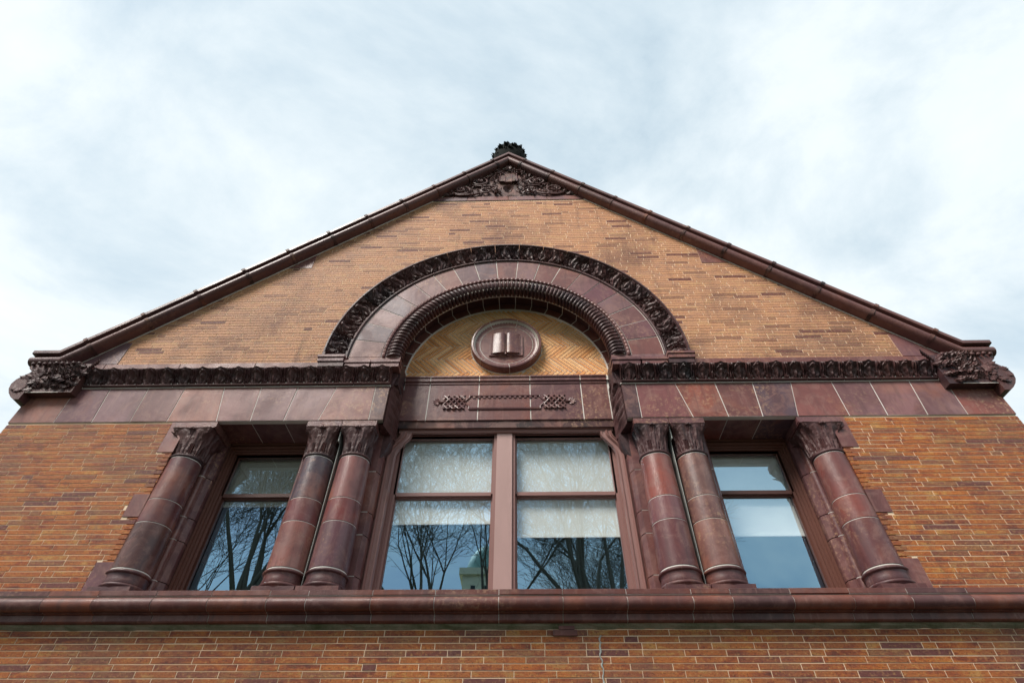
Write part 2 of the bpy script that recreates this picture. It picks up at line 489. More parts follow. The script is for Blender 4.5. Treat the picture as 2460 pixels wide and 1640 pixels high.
# --- bricks
P_ = .0464; Z0 = 1.451; BH = .0405; BL = .304; JT = .0065
def intervals(z0, z1):
    zc = (z0+z1)/2
    if zc < 1.50: return [(-W, W)]
    if zc < 1.71: return []
    if zc < 3.465:
        q = 3.292
        if zc < 1.995: q = 3.440
        elif 2.404 < zc < 2.634: q = 3.440
        elif zc > 3.092: q = 3.452
        return [(-W, -q), (q, W)]
    if zc < 4.30: return []
    xe = (AP-SL*z0*0-zc)/SL+.15
    if zc > 7.83: return []
    xe = min(xe, 4.47) if zc < 4.66 else xe
    xa = 0
    if 4.30 <= zc:
        d = zc-CZ
        xa = math.sqrt(max(0, 1.98**2-d*d)) if d < 1.98 else 0
        if zc < CZ: xa = 1.98
    iv = [(-xe, -xa), (xa, xe)] if xa > 0 else [(-xe, xe)]
    if 6.09 < zc < 6.46:
        iv = [(max(a, -2.70), min(b, 2.66)) for a, b in iv]
        iv = [(a, b) for a, b in iv if b > a]
    return iv
def brick_geo(mb, x0, x1, z0, z1, y, rnd, ch=.0022):
    mb.slab([(x0, z0), (x1, z0), (x1, z1), (x0, z1)], y, y+.03, ch, rnd)
cands = []
rb = random.Random(3)
k0 = int((GZ-Z0)/P_)+1; k1 = int((8.0-Z0)/P_)
for k in range(k0, k1+1):
    z1 = Z0+P_*k-JT/2+.003; z0 = z1-BH
    for a, b in intervals(z0, z1):
        header_row = (k % 6 == 4)
        x = a-rb.uniform(.02, .29)
        n = 0
        while x < b:
            L = (.098 if (header_row and n % 2) else BL)*rb.uniform(.992, 1.008); n += 1
            if not header_row and rb.random() < .035: L = .098
            xa_, xb_ = max(a, x), min(b, x+L)
            x += L+JT
            if xb_-xa_ < .02: continue
            cands.append((xa_, xb_, z0+rb.uniform(-.0007, .0007), z1+rb.uniform(-.0007, .0007), rb.uniform(-.0010, .0008), rb.random()))
# the 300 that show largest are parts of their own
def score(c):
    xm, zm = (c[0]+c[1])/2, (c[2]+c[3])/2
    if zm < 1.075: return -1
    v = Vector((xm-.1737, 4.5, zm)); d = v.dot(F)
    u = v.dot(Rv)/d; w = v.dot(Uv)/d
    if abs(u) > .94 or abs(w) > .63: return -1
    return (c[1]-c[0])/d**3
order = sorted(range(len(cands)), key=lambda i: -score(cands[i]))
single = set(i for i in order[:300] if score(cands[i]) > 0)
stuff = MB(); gable = MB()
brickcache = {}
for i, c in enumerate(cands):
    if i in single:
        w_ = round(c[1]-c[0], 2)
        if w_ > .29: w_ = round((c[1]-c[0])/.002)*.002
        key = w_
        if key not in brickcache:
            mb = MB(); mb.slab([(-w_/2, 0), (w_/2, 0), (w_/2, BH), (-w_/2, BH)], 0, .03, .0022)
            brickcache[key] = mb.mesh('brick', M['brick'])
        inst('brick', brickcache[key], wall, ((c[0]+c[1])/2, c[4], c[2]))
    else:
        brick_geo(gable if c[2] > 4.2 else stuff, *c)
# tympanum-side reveals: brick ends at the outer window jambs (toothed, splayed)
for s_ in (-1, 1):
    for k in range(5, 44):
        z1 = Z0+P_*k-JT/2+.003; z0 = z1-BH
        if z0 < 1.71 or z1 > 3.46: continue
        xo = 3.292; dx = .064 if k % 2 else .052
        r = rb.random()
        y0 = .002; y1 = .13
        # brick end face lies in the splay plane
        vs = [(s_*(xo+.002), y0, z0), (s_*(xo+.07), y1, z0), (s_*(xo+.14), y1, z0), (s_*(xo+.1), y0, z0)]
        vs += [(a_, b_, z1) for a_, b_, _ in vs]
        if k % 2: vs = [(a_-s_*.007, b_, c_) for a_, b_, c_ in vs]
        fs = [(0, 1, 5, 4), (1, 2, 6, 5), (2, 3, 7, 6), (3, 0, 4, 7), (4, 5, 6, 7), (3, 2, 1, 0)]
        stuff.add(vs, fs, r*.55)
# side walls
for s_ in (-1, 1):
    for k in range(k0, int((4.1-Z0)/P_)):
        z1 = Z0+P_*k-JT/2+.003; z0 = z1-BH
        y = .012-rb.uniform(0, .28)
        while y < 7.9:
            ya, yb = max(.012, y), min(7.98, y+BL); y += BL+JT
            if yb-ya < .02: continue
            xs = sorted((s_*(W+.0005), s_*(W-.03)))
            stuff.box(xs[0], xs[1], ya, yb, z0, z1, rb.random())
stuff.build('brickwork', M['brickA'], wall, kind='stuff')
gable.build('gable_brickwork', M['brickW'], wall, 'paler brick of the gable above the cornice', kind='stuff')

# --- bonding stones beside the windows and along the verge
quo = part('bonding_stones')
def stone(mb_name, poly, y0, y1, mat, parent, label=None, ch=.004):
    pl = poly
    if sum((pl[(i+1) % len(pl)][0]-pl[i][0])*(pl[(i+1) % len(pl)][1]+pl[i][1]) for i in range(len(pl))) > 0: pl = pl[::-1]
    mb = MB(); mb.slab(pl, y0, y1, ch)
    return mb.build(mb_name, mat, parent, label)
for s_ in (-1, 1):
    for za, zb, xo in ((1.712, 1.992, 3.434), (2.407, 2.631, 3.434), (3.095, 3.462, 3.446)):
        mb = MB()
        # L shaped stone: face and splayed reveal
        vs = []
        for z in (za, zb):
            vs += [(s_*xo, -.004, z), (s_*3.284, -.004, z), (s_*3.348, .13, z), (s_*3.44, .13, z)]
        mb.add(vs, [(0, 1, 5, 4), (1, 2, 6, 5), (2, 3, 7, 6), (3, 0, 4, 7), (4, 5, 6, 7), (3, 2, 1, 0)])
        mb.build('bonding_stone', M['tc'], quo)
    xs = lambda z: (AP-z)/SL+.12
    q = 2.66 if s_ > 0 else 2.70
    pl = [(s_*(q+.003), 6.10), (s_*xs(6.10), 6.10), (s_*xs(6.45), 6.45), (s_*(q+.003), 6.45)]
    stone('bonding_stone', pl, -.004, .03, M['tc'], quo)
    pl = [(s_*4.476, 4.303), (s_*xs(4.303), 4.303), (s_*xs(4.655), 4.655), (s_*4.476, 4.655)]
    stone('verge_stone', pl, -.005, .03, M['tc'], quo)
# band course above the cornice
for s_ in (-1, 1):
    x = 1.99; 
    while x < 4.9:
        xe = min(x+.87, 5.0)
        stone('band_stone', [(s_*(x+.003), 4.10), (s_*(xe-.003), 4.10), (s_*(xe-.003), 4.298), (s_*(x+.003), 4.298)], -.005, .03, M['tc'], quo)
        x = xe
for xa, xb in ((-1.42, -.66), (-.66, .0), (0, .62), (.62, 1.42)):
    stone('band_stone', [(xa+.003, 7.835), (xb-.003, 7.835), (xb-.003, 7.95), (xa+.003, 7.95)], -.010, .03, M['tc'], quo)

# --- frieze / lintel stones (flat arches over the side windows)
fr = part('frieze')
tj = [1.256, 1.413, 1.822, 2.262, 2.675, 3.096, 3.515, 3.925, 4.352, 4.73, W]
bj = [1.256, 1.408, 1.931, 2.292, 2.640, 2.995, 3.515, 3.902, 4.305, 4.707, W]
for s_ in (-1, 1):
    for i in range(len(tj)-1):
        gq = .0035
        pl = [(s_*(bj[i]+gq), 3.468), (s_*(bj[i+1]-(gq if i < 9 else 0)), 3.468), (s_*(tj[i+1]-(gq if i < 9 else 0)), 4.00), (s_*(tj[i]+gq), 4.00)]
        y1 = .40 if i < 6 else .05
        o = stone('frieze_stone', pl, -.010+random.uniform(-.002, .002), y1, M['tc'], fr)
        if i == 0: o.color = (.50, .78, .95, 1)
        elif (i, s_) in ((2, -1), (4, -1), (1, 1), (7, 1)): o.color = (1.22, 1.20, 1.15, 1)
        elif (i, s_) in ((1, -1), (5, -1), (7, -1), (9, -1)): o.color = (1.35, 1.5, 1.45, 1)
        elif (i, s_) in ((2, 1), (5, 1), (9, 1)): o.color = (1.25, 1.05, .95, 1)
for s_ in (-1, 1):
    mb = MB()
    x0, x1 = sorted((s_*1.262, s_*5.18)); mb.box(x0, x1, -.007, .049, 3.4665, 4.05)
    x0, x1 = sorted((s_*1.262, s_*3.3)); mb.box(x0, x1, .05, .396, 3.4690, 4.05)
    mb.build('frieze_joints', M['joint'], fr, kind='stuff')
mb = MB()
for s_ in (-1, 1):
    x0, x1 = sorted((s_*1.25, s_*(W+.002))); mb.box(x0, x1, -.022, .0, 3.918, 3.928)
mb.build('frieze_top_joint', M['joint'], fr)

# --- carved motif height fields
def sm(a, b, x):
    t = np.clip((x-a)/(b-a), 0, 1); return t*t*(3-2*t)
def palmette(u, v):
    """u in [-1,1] across one motif, v in [0,1] up the moulding; returns 0..1 height"""
    au = np.abs(u)
    e = 1-(u/.66)**2-((v-.46)/.52)**2
    phi = np.arctan2(u, v+.16)
    lobes = .5+.5*np.cos(phi*8.0)
    fine = .5+.5*np.cos(phi*24.0)
    body = sm(0, .35, e)*(.30+.50*lobes+.20*fine)*(1-.35*np.exp(-((e-.45)/.12)**2))
    rim = np.exp(-((e-.03)/.10)**2)*.75
    eye = np.exp(-((u/.16)**2+((v-.34)/.12)**2))*.8
    dart = sm(.66, .8, au)*(.35+.65*(.5+.5*np.cos((au-1)*26)))*sm(0, .15, v)
    low = sm(.16, .0, v)*.5
    return np.maximum(np.maximum(body, rim*.9), np.maximum(dart, low))+eye*.25
MW = .1997
def cornice_mesh(nm, sd=0):
    """nm motifs long, origin at its left end, length nm*MW"""
    mb = MB(); NU, NV = 30*nm, 22
    gap = .003
    pr = []
    P = []
    for i in range(NU+1):
        x = gap+(nm*MW-2*gap)*i/NU
        um = ((x/MW) % 1)*2-1
        row = []
        row.append((x, .03, 3.925)); row.append((x, -.022, 3.925))
        for q in range(5):
            a = -PI/2+PI*q/4; row.append((x, -.03-.016*math.cos(a), 3.943+.014*math.sin(a)))
        for j in range(NV+1):
            v = j/NV
            h = float(palmette(np.array(um+.05*math.sin(v*5+sd*2.1)), np.array(v*(1+.06*math.sin(sd*1.7+x*9)))))*(.86+.14*math.sin(x*37+v*11+sd*5))+.05*math.sin(x*90+sd)*math.sin(v*23+sd*3)
            y = -.030-.085*v**1.7; z = 3.958+.150*v
            # normal leans out and down
            tip = math.exp(-(um/.30)**2)*sm(.72, 1.0, np.array(v))
            y -= .034*h+.026*float(tip)-.012; z -= .014*h-.006*float(tip)
            row.append((x, y, z))
        sc = .010*math.exp(-(um/.28)**2)
        row.append((x, -.118-sc*2.2, 4.122+sc*.3)); row.append((x, .0, 4.125)); row.append((x, .03, 4.125))
        P.append(row)
    mb.grid(P)
    for row, rv in ((P[0], False), (P[-1], True)):
        k = list(range(len(row))); mb.add(row, [tuple(k if not rv else k[::-1])])
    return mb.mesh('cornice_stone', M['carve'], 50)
corn = part('leaf_cornice')
c2v = [cornice_mesh(2, q) for q in range(4)]; c1 = cornice_mesh(1)
for s_ in (-1, 1):
    x = 1.256
    for i in range(8):
        xl = x if s_ > 0 else -x-2*MW
        inst('cornice_stone', c2v[(i*3+(s_ > 0)) % 4], corn, (xl, 0, 0)); x += 2*MW
    inst('cornice_stone', c1, corn, (x if s_ > 0 else -x-MW, 0, 0)); x += MW
    # return of the cornice into the central recess
    for q in range(2):
        o = inst('cornice_return', c1, corn, (s_*(1.262), .02+(q if s_ > 0 else q+1)*MW*.78, 0), (0, 0, RAD(90 if s_ > 0 else -90)))
        o.rotation_euler = (0, 0, RAD(-90*s_)); o.scale = (.78, .42, 1)
        o.location = (s_*1.256, .0+(q+1)*MW*.78 if s_ > 0 else .0+q*MW*.78, 0)
cj = MB()
for s_ in (-1, 1):
    x0, x1 = sorted((s_*1.27, s_*4.7)); cj.box(x0, x1, -.026, .04, 3.93, 4.118)
cj.build('cornice_joints', M['joint'], corn)

# --- imposts
imp = part('impost_blocks')
for s_ in (-1, 1):
    def ibox(xa, xb, yf, za, zb, nm):
        mb = MB(); x0, x1 = sorted((s_*xa, s_*xb))
        h = zb-za
        prof = [(0, za), (-yf*.0+0, zb)]
        mb.box(x0+.008, x1-.008, yf+.012, .02, za, za+h*.62)
        mb.box(x0, x1, yf, .02, za+h*.62+.001, zb)
        return mb.build(nm, M['tc'], imp)
    ibox(1.80, 2.105, -.150, 4.195, 4.283, 'label_impost')
    ibox(1.175, 1.50, -.120, 4.128, 4.222, 'arch_impost')
    ibox(1.504, 1.797, -.120, 4.128, 4.222, 'arch_impost')
    mb = MB(); x0, x1 = sorted((s_*1.80, s_*2.08)); mb.box(x0, x1, -.125, .02, 4.127, 4.193); mb.build('impost_block', M['carve'], imp)
    mb = MB(); x0, x1 = sorted((s_*1.20, s_*1.83)); mb.box(x0, x1, -.03, .05, 4.223, CZ-.002); mb.build('springer_stone', M['tc'], imp)
    # reveal lining below springing
    mb = MB(); x0, x1 = sorted((s_*1.19, s_*1.43)); mb.box(x0, x1, .051, .36, 3.99, CZ-.002); mb.build('reveal_stone', M['carve'], imp)

# --- the arch
arch = part('round_arch')
NV_ = 19; DA = PI/NV_
def arc_stone(name, r0, r1, y0, y1, mat, a0, a1, gap=.0045, ns=6):
    mb = MB(); pts = []
    for i in range(ns+1):
        a = a0+(a1-a0)*i/ns
        pts.append(a)
    def P2(r, lim):
        return [(r*math.cos(a), CZ+r*math.sin(a)) for a in lim]
    def rng(r):
        g_ = gap/2/r; return np.linspace(a0+g_, a1-g_, ns+1)
    out = P2(r1, rng(r1)); inn = P2(r0, rng(r0))
    poly = inn[::-1]+out   # seen from -Y with x right: angles increase CCW
    sgn = sum((poly[(i+1) % len(poly)][0]-poly[i][0])*(poly[(i+1) % len(poly)][1]+poly[i][1]) for i in range(len(poly)))
    if sgn > 0: poly = poly[::-1]
    mb.slab(poly, y0, y1, .003)
    return mb.build(name, mat, arch)
for i in range(NV_):
    arc_stone('voussoir', 1.435, 1.800, -.028+random.uniform(-.003, .003), .05, M['tc'], i*DA, (i+1)*DA, .009)
mb = MB()
def ring_solid(mb, r0, r1, y0, y1, n=90, a0=0, a1=PI, c=CZ):
    P = []
    for i in range(n+1):
        a = a0+(a1-a0)*i/n
        P.append([(r*math.cos(a), y, c+r*math.sin(a)) for r, y in ((r1, y1), (r1, y0), (r0, y0), (r0, y1), (r1, y1))])
    mb.grid(P)
    for row in (P[0][:4], P[-1][:4]): mb.add(row, [(0, 1, 2, 3)])
ring_solid(mb, 1.37, 1.83, -.024, .045)
mb.build('arch_joints', M['joint'], arch)
# label moulding, 19 carved stones of two motifs
def label_mesh(sd):
    mb = MB(); NU, NV = 52, 22; P = []
    g_ = .0020
    for i in range(NU+1):
        t = i/NU; a = g_+(DA-2*g_)*t
        um = t*2-1
        row = [(1.812, .03)]
        for q in range(5):
            b = PI*q/4; row.append((1.822-.016*math.cos(b)+.0, -.034-.016*math.sin(b)))
        for j in range(NV+1):
            v = j/NV; uq = um+.22*math.sin(v*4.2-1.0+.3*sd)*(1 if sd % 2 else -1)
            h = float(palmette(np.array(((uq*1.6+1) % 2-1)*.98), np.array(v)))*(.85+.15*math.sin(um*9+v*13+sd*4))
            r = 1.842+.195*v; y = -.035-.075*v**1.6
            tip = math.exp(-(um/.30)**2)*float(sm(.72, 1.0, np.array(v)))
            r -= .018*h; y -= .036*h+.022*tip-.012
            row.append((r, y))
        row += [(2.045, -.112), (2.052, -.135), (2.068, -.135), (2.070, -.11), (2.070, .03)]
        P.append([(r*math.cos(a), y, r*math.sin(a)) for r, y in row])
    mb.grid(P)
    for row in (P[0], P[-1]): mb.add(row, [tuple(range(len(row)))])
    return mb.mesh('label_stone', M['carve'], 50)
lm = [label_mesh(q) for q in range(4)]
for i in range(NV_):
    inst('label_stone', lm[(i*3) % 4 if i < 9 else (i*3+1) % 4], arch, (0, 0, CZ), (0, -i*DA, 0))
# stilts of label down to the impost
for s_ in (-1, 1):
    mb = MB(); x0, x1 = sorted((s_*1.806, s_*2.07)); mb.box(x0, x1, -.05, .03, 4.284, CZ-.001)
    x0, x1 = sorted((s_*2.04, s_*2.07)); mb.box(x0, x1, -.135, -.051, 4.284, CZ-.001)
    x0, x1 = sorted((s_*1.806, s_*1.836)); mb.box(x0, x1, -.066, -.051, 4.284, CZ-.001)
    mb.build('label_stilt', M['carve'], arch)
mb = MB(); ring_solid(mb, 1.87, 2.03, -.026, .03); mb.build('label_joints', M['joint'], arch)
# bead and reel course
mb = MB()
ring_solid(mb, 1.365, 1.43, -.030, .05)
mb.build('bead_bed', M['carve'], arch)
mb = MB(); NB = 80
for i in range(NB):
    a = (i+.5)*PI/NB; da = PI/NB*.30*2
    P = []
    for t in np.linspace(-1, 1, 5):
        aa = a+da*t; w = .019*(1-.25*t*t)
        P.append([(r*math.cos(aa), y, CZ+r*math.sin(aa)) for r, y in ((1.401-w, -.028), (1.401-w*.8, -.05*(1-.15*t*t)), (1.401, -.058*(1-.2*t*t)), (1.401+w*.8, -.05*(1-.15*t*t)), (1.401+w, -.028))])
    mb.grid(P)
    for row in (P[0], P[-1]): mb.add(row, [tuple(range(5))])
mb.build('bead_course', M['tc'], arch, smooth=50)
# twisted leaf roll, one piece for each voussoir
def roll_mesh():
    mb = MB(); NU, NV = 64, 26; P = []; g_ = .0022
    Rc, rr = 1.288, .082
    for i in range(NU+1):
        t = i/NU; a = g_+(DA-2*g_)*t; row = []
        for j in range(NV+1):
            ph = -.2*PI+1.45*PI*j/NV      # around the roll
            q = t*4*2*PI+ph*1.3
            h = .5+.5*math.cos(q)
            h2 = .5+.5*math.cos(q*2+ph*7)
            k = rr+.016*h**.5+.009*h2*(h > .3)-.018*max(0, -math.cos(q)-.55)
            r = Rc+k*math.cos(ph); y = .03-k*math.sin(ph)
            row.append((r*math.cos(a), y, r*math.sin(a)))
        P.append(row)
    mb.grid(P)
    for row in (P[0], P[-1]): mb.add(row, [tuple(range(len(row)))])
    return mb.mesh('leaf_roll', M['carve'], 60)
rm = roll_mesh()
for i in range(NV_): inst('leaf_roll', rm, arch, (0, 0, CZ), (0, -i*DA, 0))
mb = MB(); ring_solid(mb, 1.225, 1.36, -.03, .12); mb.build('roll_core', M['joint'], arch)
# soffit stones and inner ring
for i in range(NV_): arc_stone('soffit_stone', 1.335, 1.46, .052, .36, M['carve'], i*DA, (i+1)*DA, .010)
mb = MB(); ring_solid(mb, 1.337, 1.50, .056, .36); mb.build('soffit_joints', M['joint'], arch)
for i in range(NV_): arc_stone('ring_stone', 1.232, 1.334, .335, .40, M['tcs'], i*DA, (i+1)*DA, .010)
mb = MB(); ring_solid(mb, 1.220, 1.345, .338, .41); mb.build('ring_joints', M['joint'], arch)

# --- tympanum of herringbone brick
tym = part('tympanum')
mb = MB()
arcp = [(1.24*math.cos(a), CZ+1.24*math.sin(a)) for a in np.linspace(0, PI, 50)]
mb.slab([(-1.24, 4.15), (1.24, 4.15)]+arcp, .364, .45)
mb.build('tympanum_mortar', M['joint'], tym)
wu = .0447; nn_ = 7
rt = random.Random(9)
for kind in (0, 1):
    for i in range(-60, 60):
        for k in range(-6, 7):
            if kind == 0: x0, x1, z0, z1 = i+2*nn_*k, i+2*nn_*k+nn_, i, i+1
            else: x0, x1, z0, z1 = i, i+1, i-2*nn_+1-2*nn_*k, i-nn_+1-2*nn_*k
            gj = .10
            x0 += gj; x1 -= gj; z0 += gj; z1 -= gj
            c45 = math.sqrt(.5)
            poly = []
            for x, z in ((x0, z0), (x1, z0), (x1, z1), (x0, z1)):
                X = (x+z)*c45*wu-.02; Z = (-x+z)*c45*wu
                poly.append((X, Z+CZ+.31))
            if max(abs(p[0]) for p in poly) > 2 or max(p[1] for p in poly) < 4.2 or min(p[1] for p in poly) > 5.7: continue
            poly = clip(poly, 0, -1, -(4.2))
            if len(poly) < 3: continue
            for a in np.linspace(0, PI, 41):
                poly = clip(poly, math.cos(a), math.sin(a), 1.219+CZ*math.sin(a)) if len(poly) >= 3 else poly
            if len(poly) < 3 or area(poly) < .0006: continue
            # beneath the springing the sides are straight
            cxm = sum(p[0] for p in poly)/len(poly); czm = sum(p[1] for p in poly)/len(poly)
            if sum((poly[(q+1) % len(poly)][0]-poly[q][0])*(poly[(q+1) % len(poly)][1]+poly[q][1]) for q in range(len(poly))) > 0: poly = poly[::-1]
            if math.hypot(cxm+.0, czm-4.86) < .33: continue
            mb = MB(); mb.slab([(p[0]-cxm, p[1]-czm) for p in poly], 0, .03, .0015)
            mb.build('herringbone_brick', M['brickP'], tym, loc=(cxm, .358+rt.uniform(-.002, .0015), czm))

# --- medallion with open book
med = part('book_medallion')
MC = (-.005, 4.86)
def medring(r0, prof_pts, a0, a1, name, n=14, gap=.004):
    mb = MB(); P = []
    g_ = gap/.4
    for i in range(n+1):
        a = a0+g_+(a1-a0-2*g_)*i/n
        P.append([(MC[0]+r*math.cos(a), y, MC[1]+r*math.sin(a)) for r, y in prof_pts])
    mb.grid(P)
    for row in (P[0], P[-1]): mb.add(row, [tuple(range(len(row)))])
    return mb.build(name, M['tck'], med, smooth=40)
prof = [(.440, .362), (.440, .262), (.432, .25), (.412, .246), (.404, .256), (.398, .275), (.385, .292), (.36, .298), (.334, .296), (.334, .362)]
for i in range(7):
    medring(0, prof, RAD(70)+i*2*PI/7, RAD(70)+(i+1)*2*PI/7, 'medallion_ring')
mb = MB()
P = [[(MC[0]+r*math.cos(a), y, MC[1]+r*math.sin(a)) for r, y in ((.448, .365), (.4482, .358), (.437, .352), (.437, .264), (.430, .2525), (.412, .2485), (.402, .2585), (.396, .277), (.384, .294), (.36, .3), (.328, .2985), (.322, .36))] for a in np.linspace(0, 2*PI, 65)]
mb.grid(P); mb.build('medallion_joints', M['joint'], med)
mb = MB()
circ = [(MC[0]+.328*math.cos(a), MC[1]+.328*math.sin(a)) for a in np.linspace(0, 2*PI, 49)[:-1]]
mb.slab(circ, .298, .36, .004); mb.build('medallion_disc', M['tck'], med)
# book: two page blocks with curved faces, covers behind
bk = MB()
NXb = 24
bx0, bx1, bz0, bz1 = -.218, .198, 4.655, 5.035
bcx = (bx0+bx1)/2
P = []
for i in range(NXb+1):
    t = -1+2*i/NXb; x = bcx+(bx1-bx0)/2*.9*t
    hgt = (.050*math.sin(PI*min(1, abs(t))**.55)**.55+.010) if abs(t) < .999 else .010
    if abs(t) < .05: hgt = .008
    zb = bz0+.035-.018*math.sin(PI*abs(t)**.7)
    P.append([(x, .298, zb), (x, .298-hgt, zb), (x, .298-hgt*1.0, bz1-.02), (x, .298, bz1)])
bk.grid(P)
bk.add(P[0], [(0, 1, 2, 3)]); bk.add(P[-1], [(3, 2, 1, 0)])
bk.build('book_pages', M['tck'], med, smooth=30).color = (.82, .78, .78, 1)
bk = MB(); bk.box(bx0, bcx-.012, .278, .2985, bz0, bz1-.03); bk.box(bcx+.012, bx1, .278, .2985, bz0, bz1-.03)
bk.build('book_cover', M['tck'], med)
for xx in (bx0+.03, bx0+.045, bx1-.035, bx1-.05):
    bk = MB(); bk.box(xx-.003, xx+.003, .268, .2979, bz0+.02, bz1-.04); bk.build('page_edge', M['tck'], med)
bk = MB(); bk.tube([(bcx, .262, bz0+.005), (bcx-.004, .262, bz0+.02), (bcx, .268, bz0+.06), (bcx+.002, .270, bz1-.04)], [.012, .009, .006, .005], 8); bk.build('book_ribbon', M['tck'], med)

# --- central lintel panel with knots
pan = part('lintel_panel')
pj = [-1.19, -.888, -.315, .275, .862, 1.172]
mb = MB(); mb.box(-1.20, 1.20, .313, .40, 3.697, 4.25); mb.box(-1.20, 1.20, .287, .40, 4.253, 4.318); mb.build('panel_joints', M['joint'], pan)
for i in range(5):
    mb = MB(); a, b = pj[i]+.006, pj[i+1]-.006
    prof = [(.316, 3.694), (.3102, 3.6945), (.310, 4.205), (.302, 4.212), (.300, 4.238), (.286, 4.246), (.284, 4.285), (.276, 4.292), (.276, 4.315), (.300, 4.325), (.38, 4.325), (.38, 3.694)]
    prof = [(.305, 3.694), (.305, 3.715), (.310, 3.722), (.310, 4.205), (.300, 4.215), (.300, 4.240), (.284, 4.250), (.284, 4.290), (.272, 4.298), (.272, 4.318), (.300, 4.325), (.38, 4.325), (.38, 3.694)]
    mb.sweep(prof, [((a, 0, 0), (0, 1, 0), (0, 0, 1)), ((b, 0, 0), (0, 1, 0), (0, 0, 1))])
    mb.build('panel_stone', M['tck'], pan)
# interlaced knot: diagonal straps with looped ends
def knot(cx, cz):
    mb = MB(); n = 4; wx, wz = .124, .104
    rr = .0108
    pts = []
    for k in range(n):
        t = -1+2*(k+.5)/n
        # diagonals in both directions through a rectangular lattice
    import itertools
    m_, p_ = 4, 3
    # billiard path on an m x p box gives the basket-weave knot
    for st in range(2):
        path = []
        N = 2*m_*p_*10
        for i in range(N+1):
            s = i/10
            def tri(q, L):
                q = q % (2*L); return q if q <= L else 2*L-q
            X = tri(s+st*1.0, m_); Z = tri(s+(0 if st == 0 else 0), p_)
            over = .5+.5*math.cos(PI*s)*(1 if int(s) % 2 == 0 else 1)
            sx, sz = (X/m_)*2-1, (Z/p_)*2-1
            sx = math.copysign(min(abs(sx), .93)+max(0, abs(sx)-.93)*.3, sx); sz = math.copysign(min(abs(sz), .92)+max(0, abs(sz)-.92)*.3, sz)
            path.append((cx+wx*sx, .302-.006*math.cos(PI*s), cz+wz*sz))
        mb.tube(path[:2*12*10//(1 if st == 0 else 1)+1], rr, 5)
    return mb.build('knot', M['tck'], pan, smooth=60)
knot(-.588, 3.945); knot(.548, 3.945)
mb = MB()
def bar(p, q, r=.009): mb.tube([(p[0], .304, p[1]), (q[0], .304, q[1])], r, 6)
bl, br, bt, bb = -.415, .385, 4.035, 3.845
for x, s_ in ((bl, -1), (br, 1)):
    bar((x, bb), (x, bb+.035)); bar((x, bb+.035), (x+s_*.05, 3.935)); bar((x+s_*.05, 3.955), (x, bt-.02)); bar((x, bt), (x, bt-.02))
bar((bl, bb), (br, bb), .0095); bar((bl, bt), (br, bt), .0095)
bar((bl, bb+.015), (br, bb+.015), .006)
for i in range(13):
    x = bl+.05+(br-bl-.1)*i/12; mb.box(x-.014, x+.014, .300, .3099, bt-.032, bt-.006)
mb.build('cartouche_moulding', M['tck'], pan, smooth=50)
for sx, cx in ((-1, -.706), (1, .666)):
    mb = MB()
    mb.tube([(cx, .303, 3.945), (cx+sx*.03, .300, 3.94), (cx+sx*.06, .303, 3.95)], [.010, .012, .009], 6)
    for a in (-62, -38, -14, 10, 36, 60):
        d = (sx*math.cos(RAD(a)), 0, math.sin(RAD(a)))
        mb.leaf((cx+sx*.05, .309, 3.95), d, (0, -1, 0), .085-.0004*abs(a), .016, .35)
    mb.build('tassel', M['tck'], pan, smooth=60)
mb = MB(); mb.box(-1.205, 1.205, .32, .60, 3.60, 3.6935); mb.build('panel_soffit', M['soot_shade'], pan)  # dark band: shade under the panel put into its colour

# --- carved corbels at the sides of the central bay
crb = part('carved_corbel')
for s_ in (-1, 1):
    mb = MB(); NU, NV = 60, 10; P = []
    for i in range(NU+1):
        t = i/NU; z = 3.42+(4.12-3.42)*t
        row = []
        for j in range(NV+1):
            v = j/NV
            x = 1.252-.075*v+.0; y = .02+.30*v
            b = .5+.5*math.cos(t*2*PI*6+v*3); c = .5+.5*math.cos(v*2*PI*2+t*18)
            h = .028*b*(.4+.6*c)*math.sin(PI*v)+.010*math.sin(t*60+v*12)*math.sin(PI*v)
            if t < .16: h *= t/.16
            row.append((s_*(x-h), y, z))
        P.append(row)
    mb.grid(P)
    mb.add([(s_*1.252, .02, 3.42), (s_*1.177, .32, 3.42), (s_*1.30, .32, 3.42), (s_*1.30, .02, 3.42)], [(0, 1, 2, 3)])
    mb.build('corbel_carving', M['carve'], crb, smooth=50)
    # curved bracket under it
    mb = MB(); pr = []
    for t in np.linspace(0, 1, 10):
        z = 3.42-.27*t; x = 1.190+.085*(1-math.cos(t*PI/2)); pr.append((x, z))
    P = [[(s_*x, .205, z), (s_*x, .345, z), (s_*1.30, .345, z), (s_*1.30, .205, z), (s_*x, .205, z)] for x, z in pr]
    mb.grid(P); mb.add(P[0][:4], [(0, 1, 2, 3)]); mb.add(P[-1][:4], [(3, 2, 1, 0)])
    mb.build('corbel_bracket', M['carve'], crb, smooth=40)

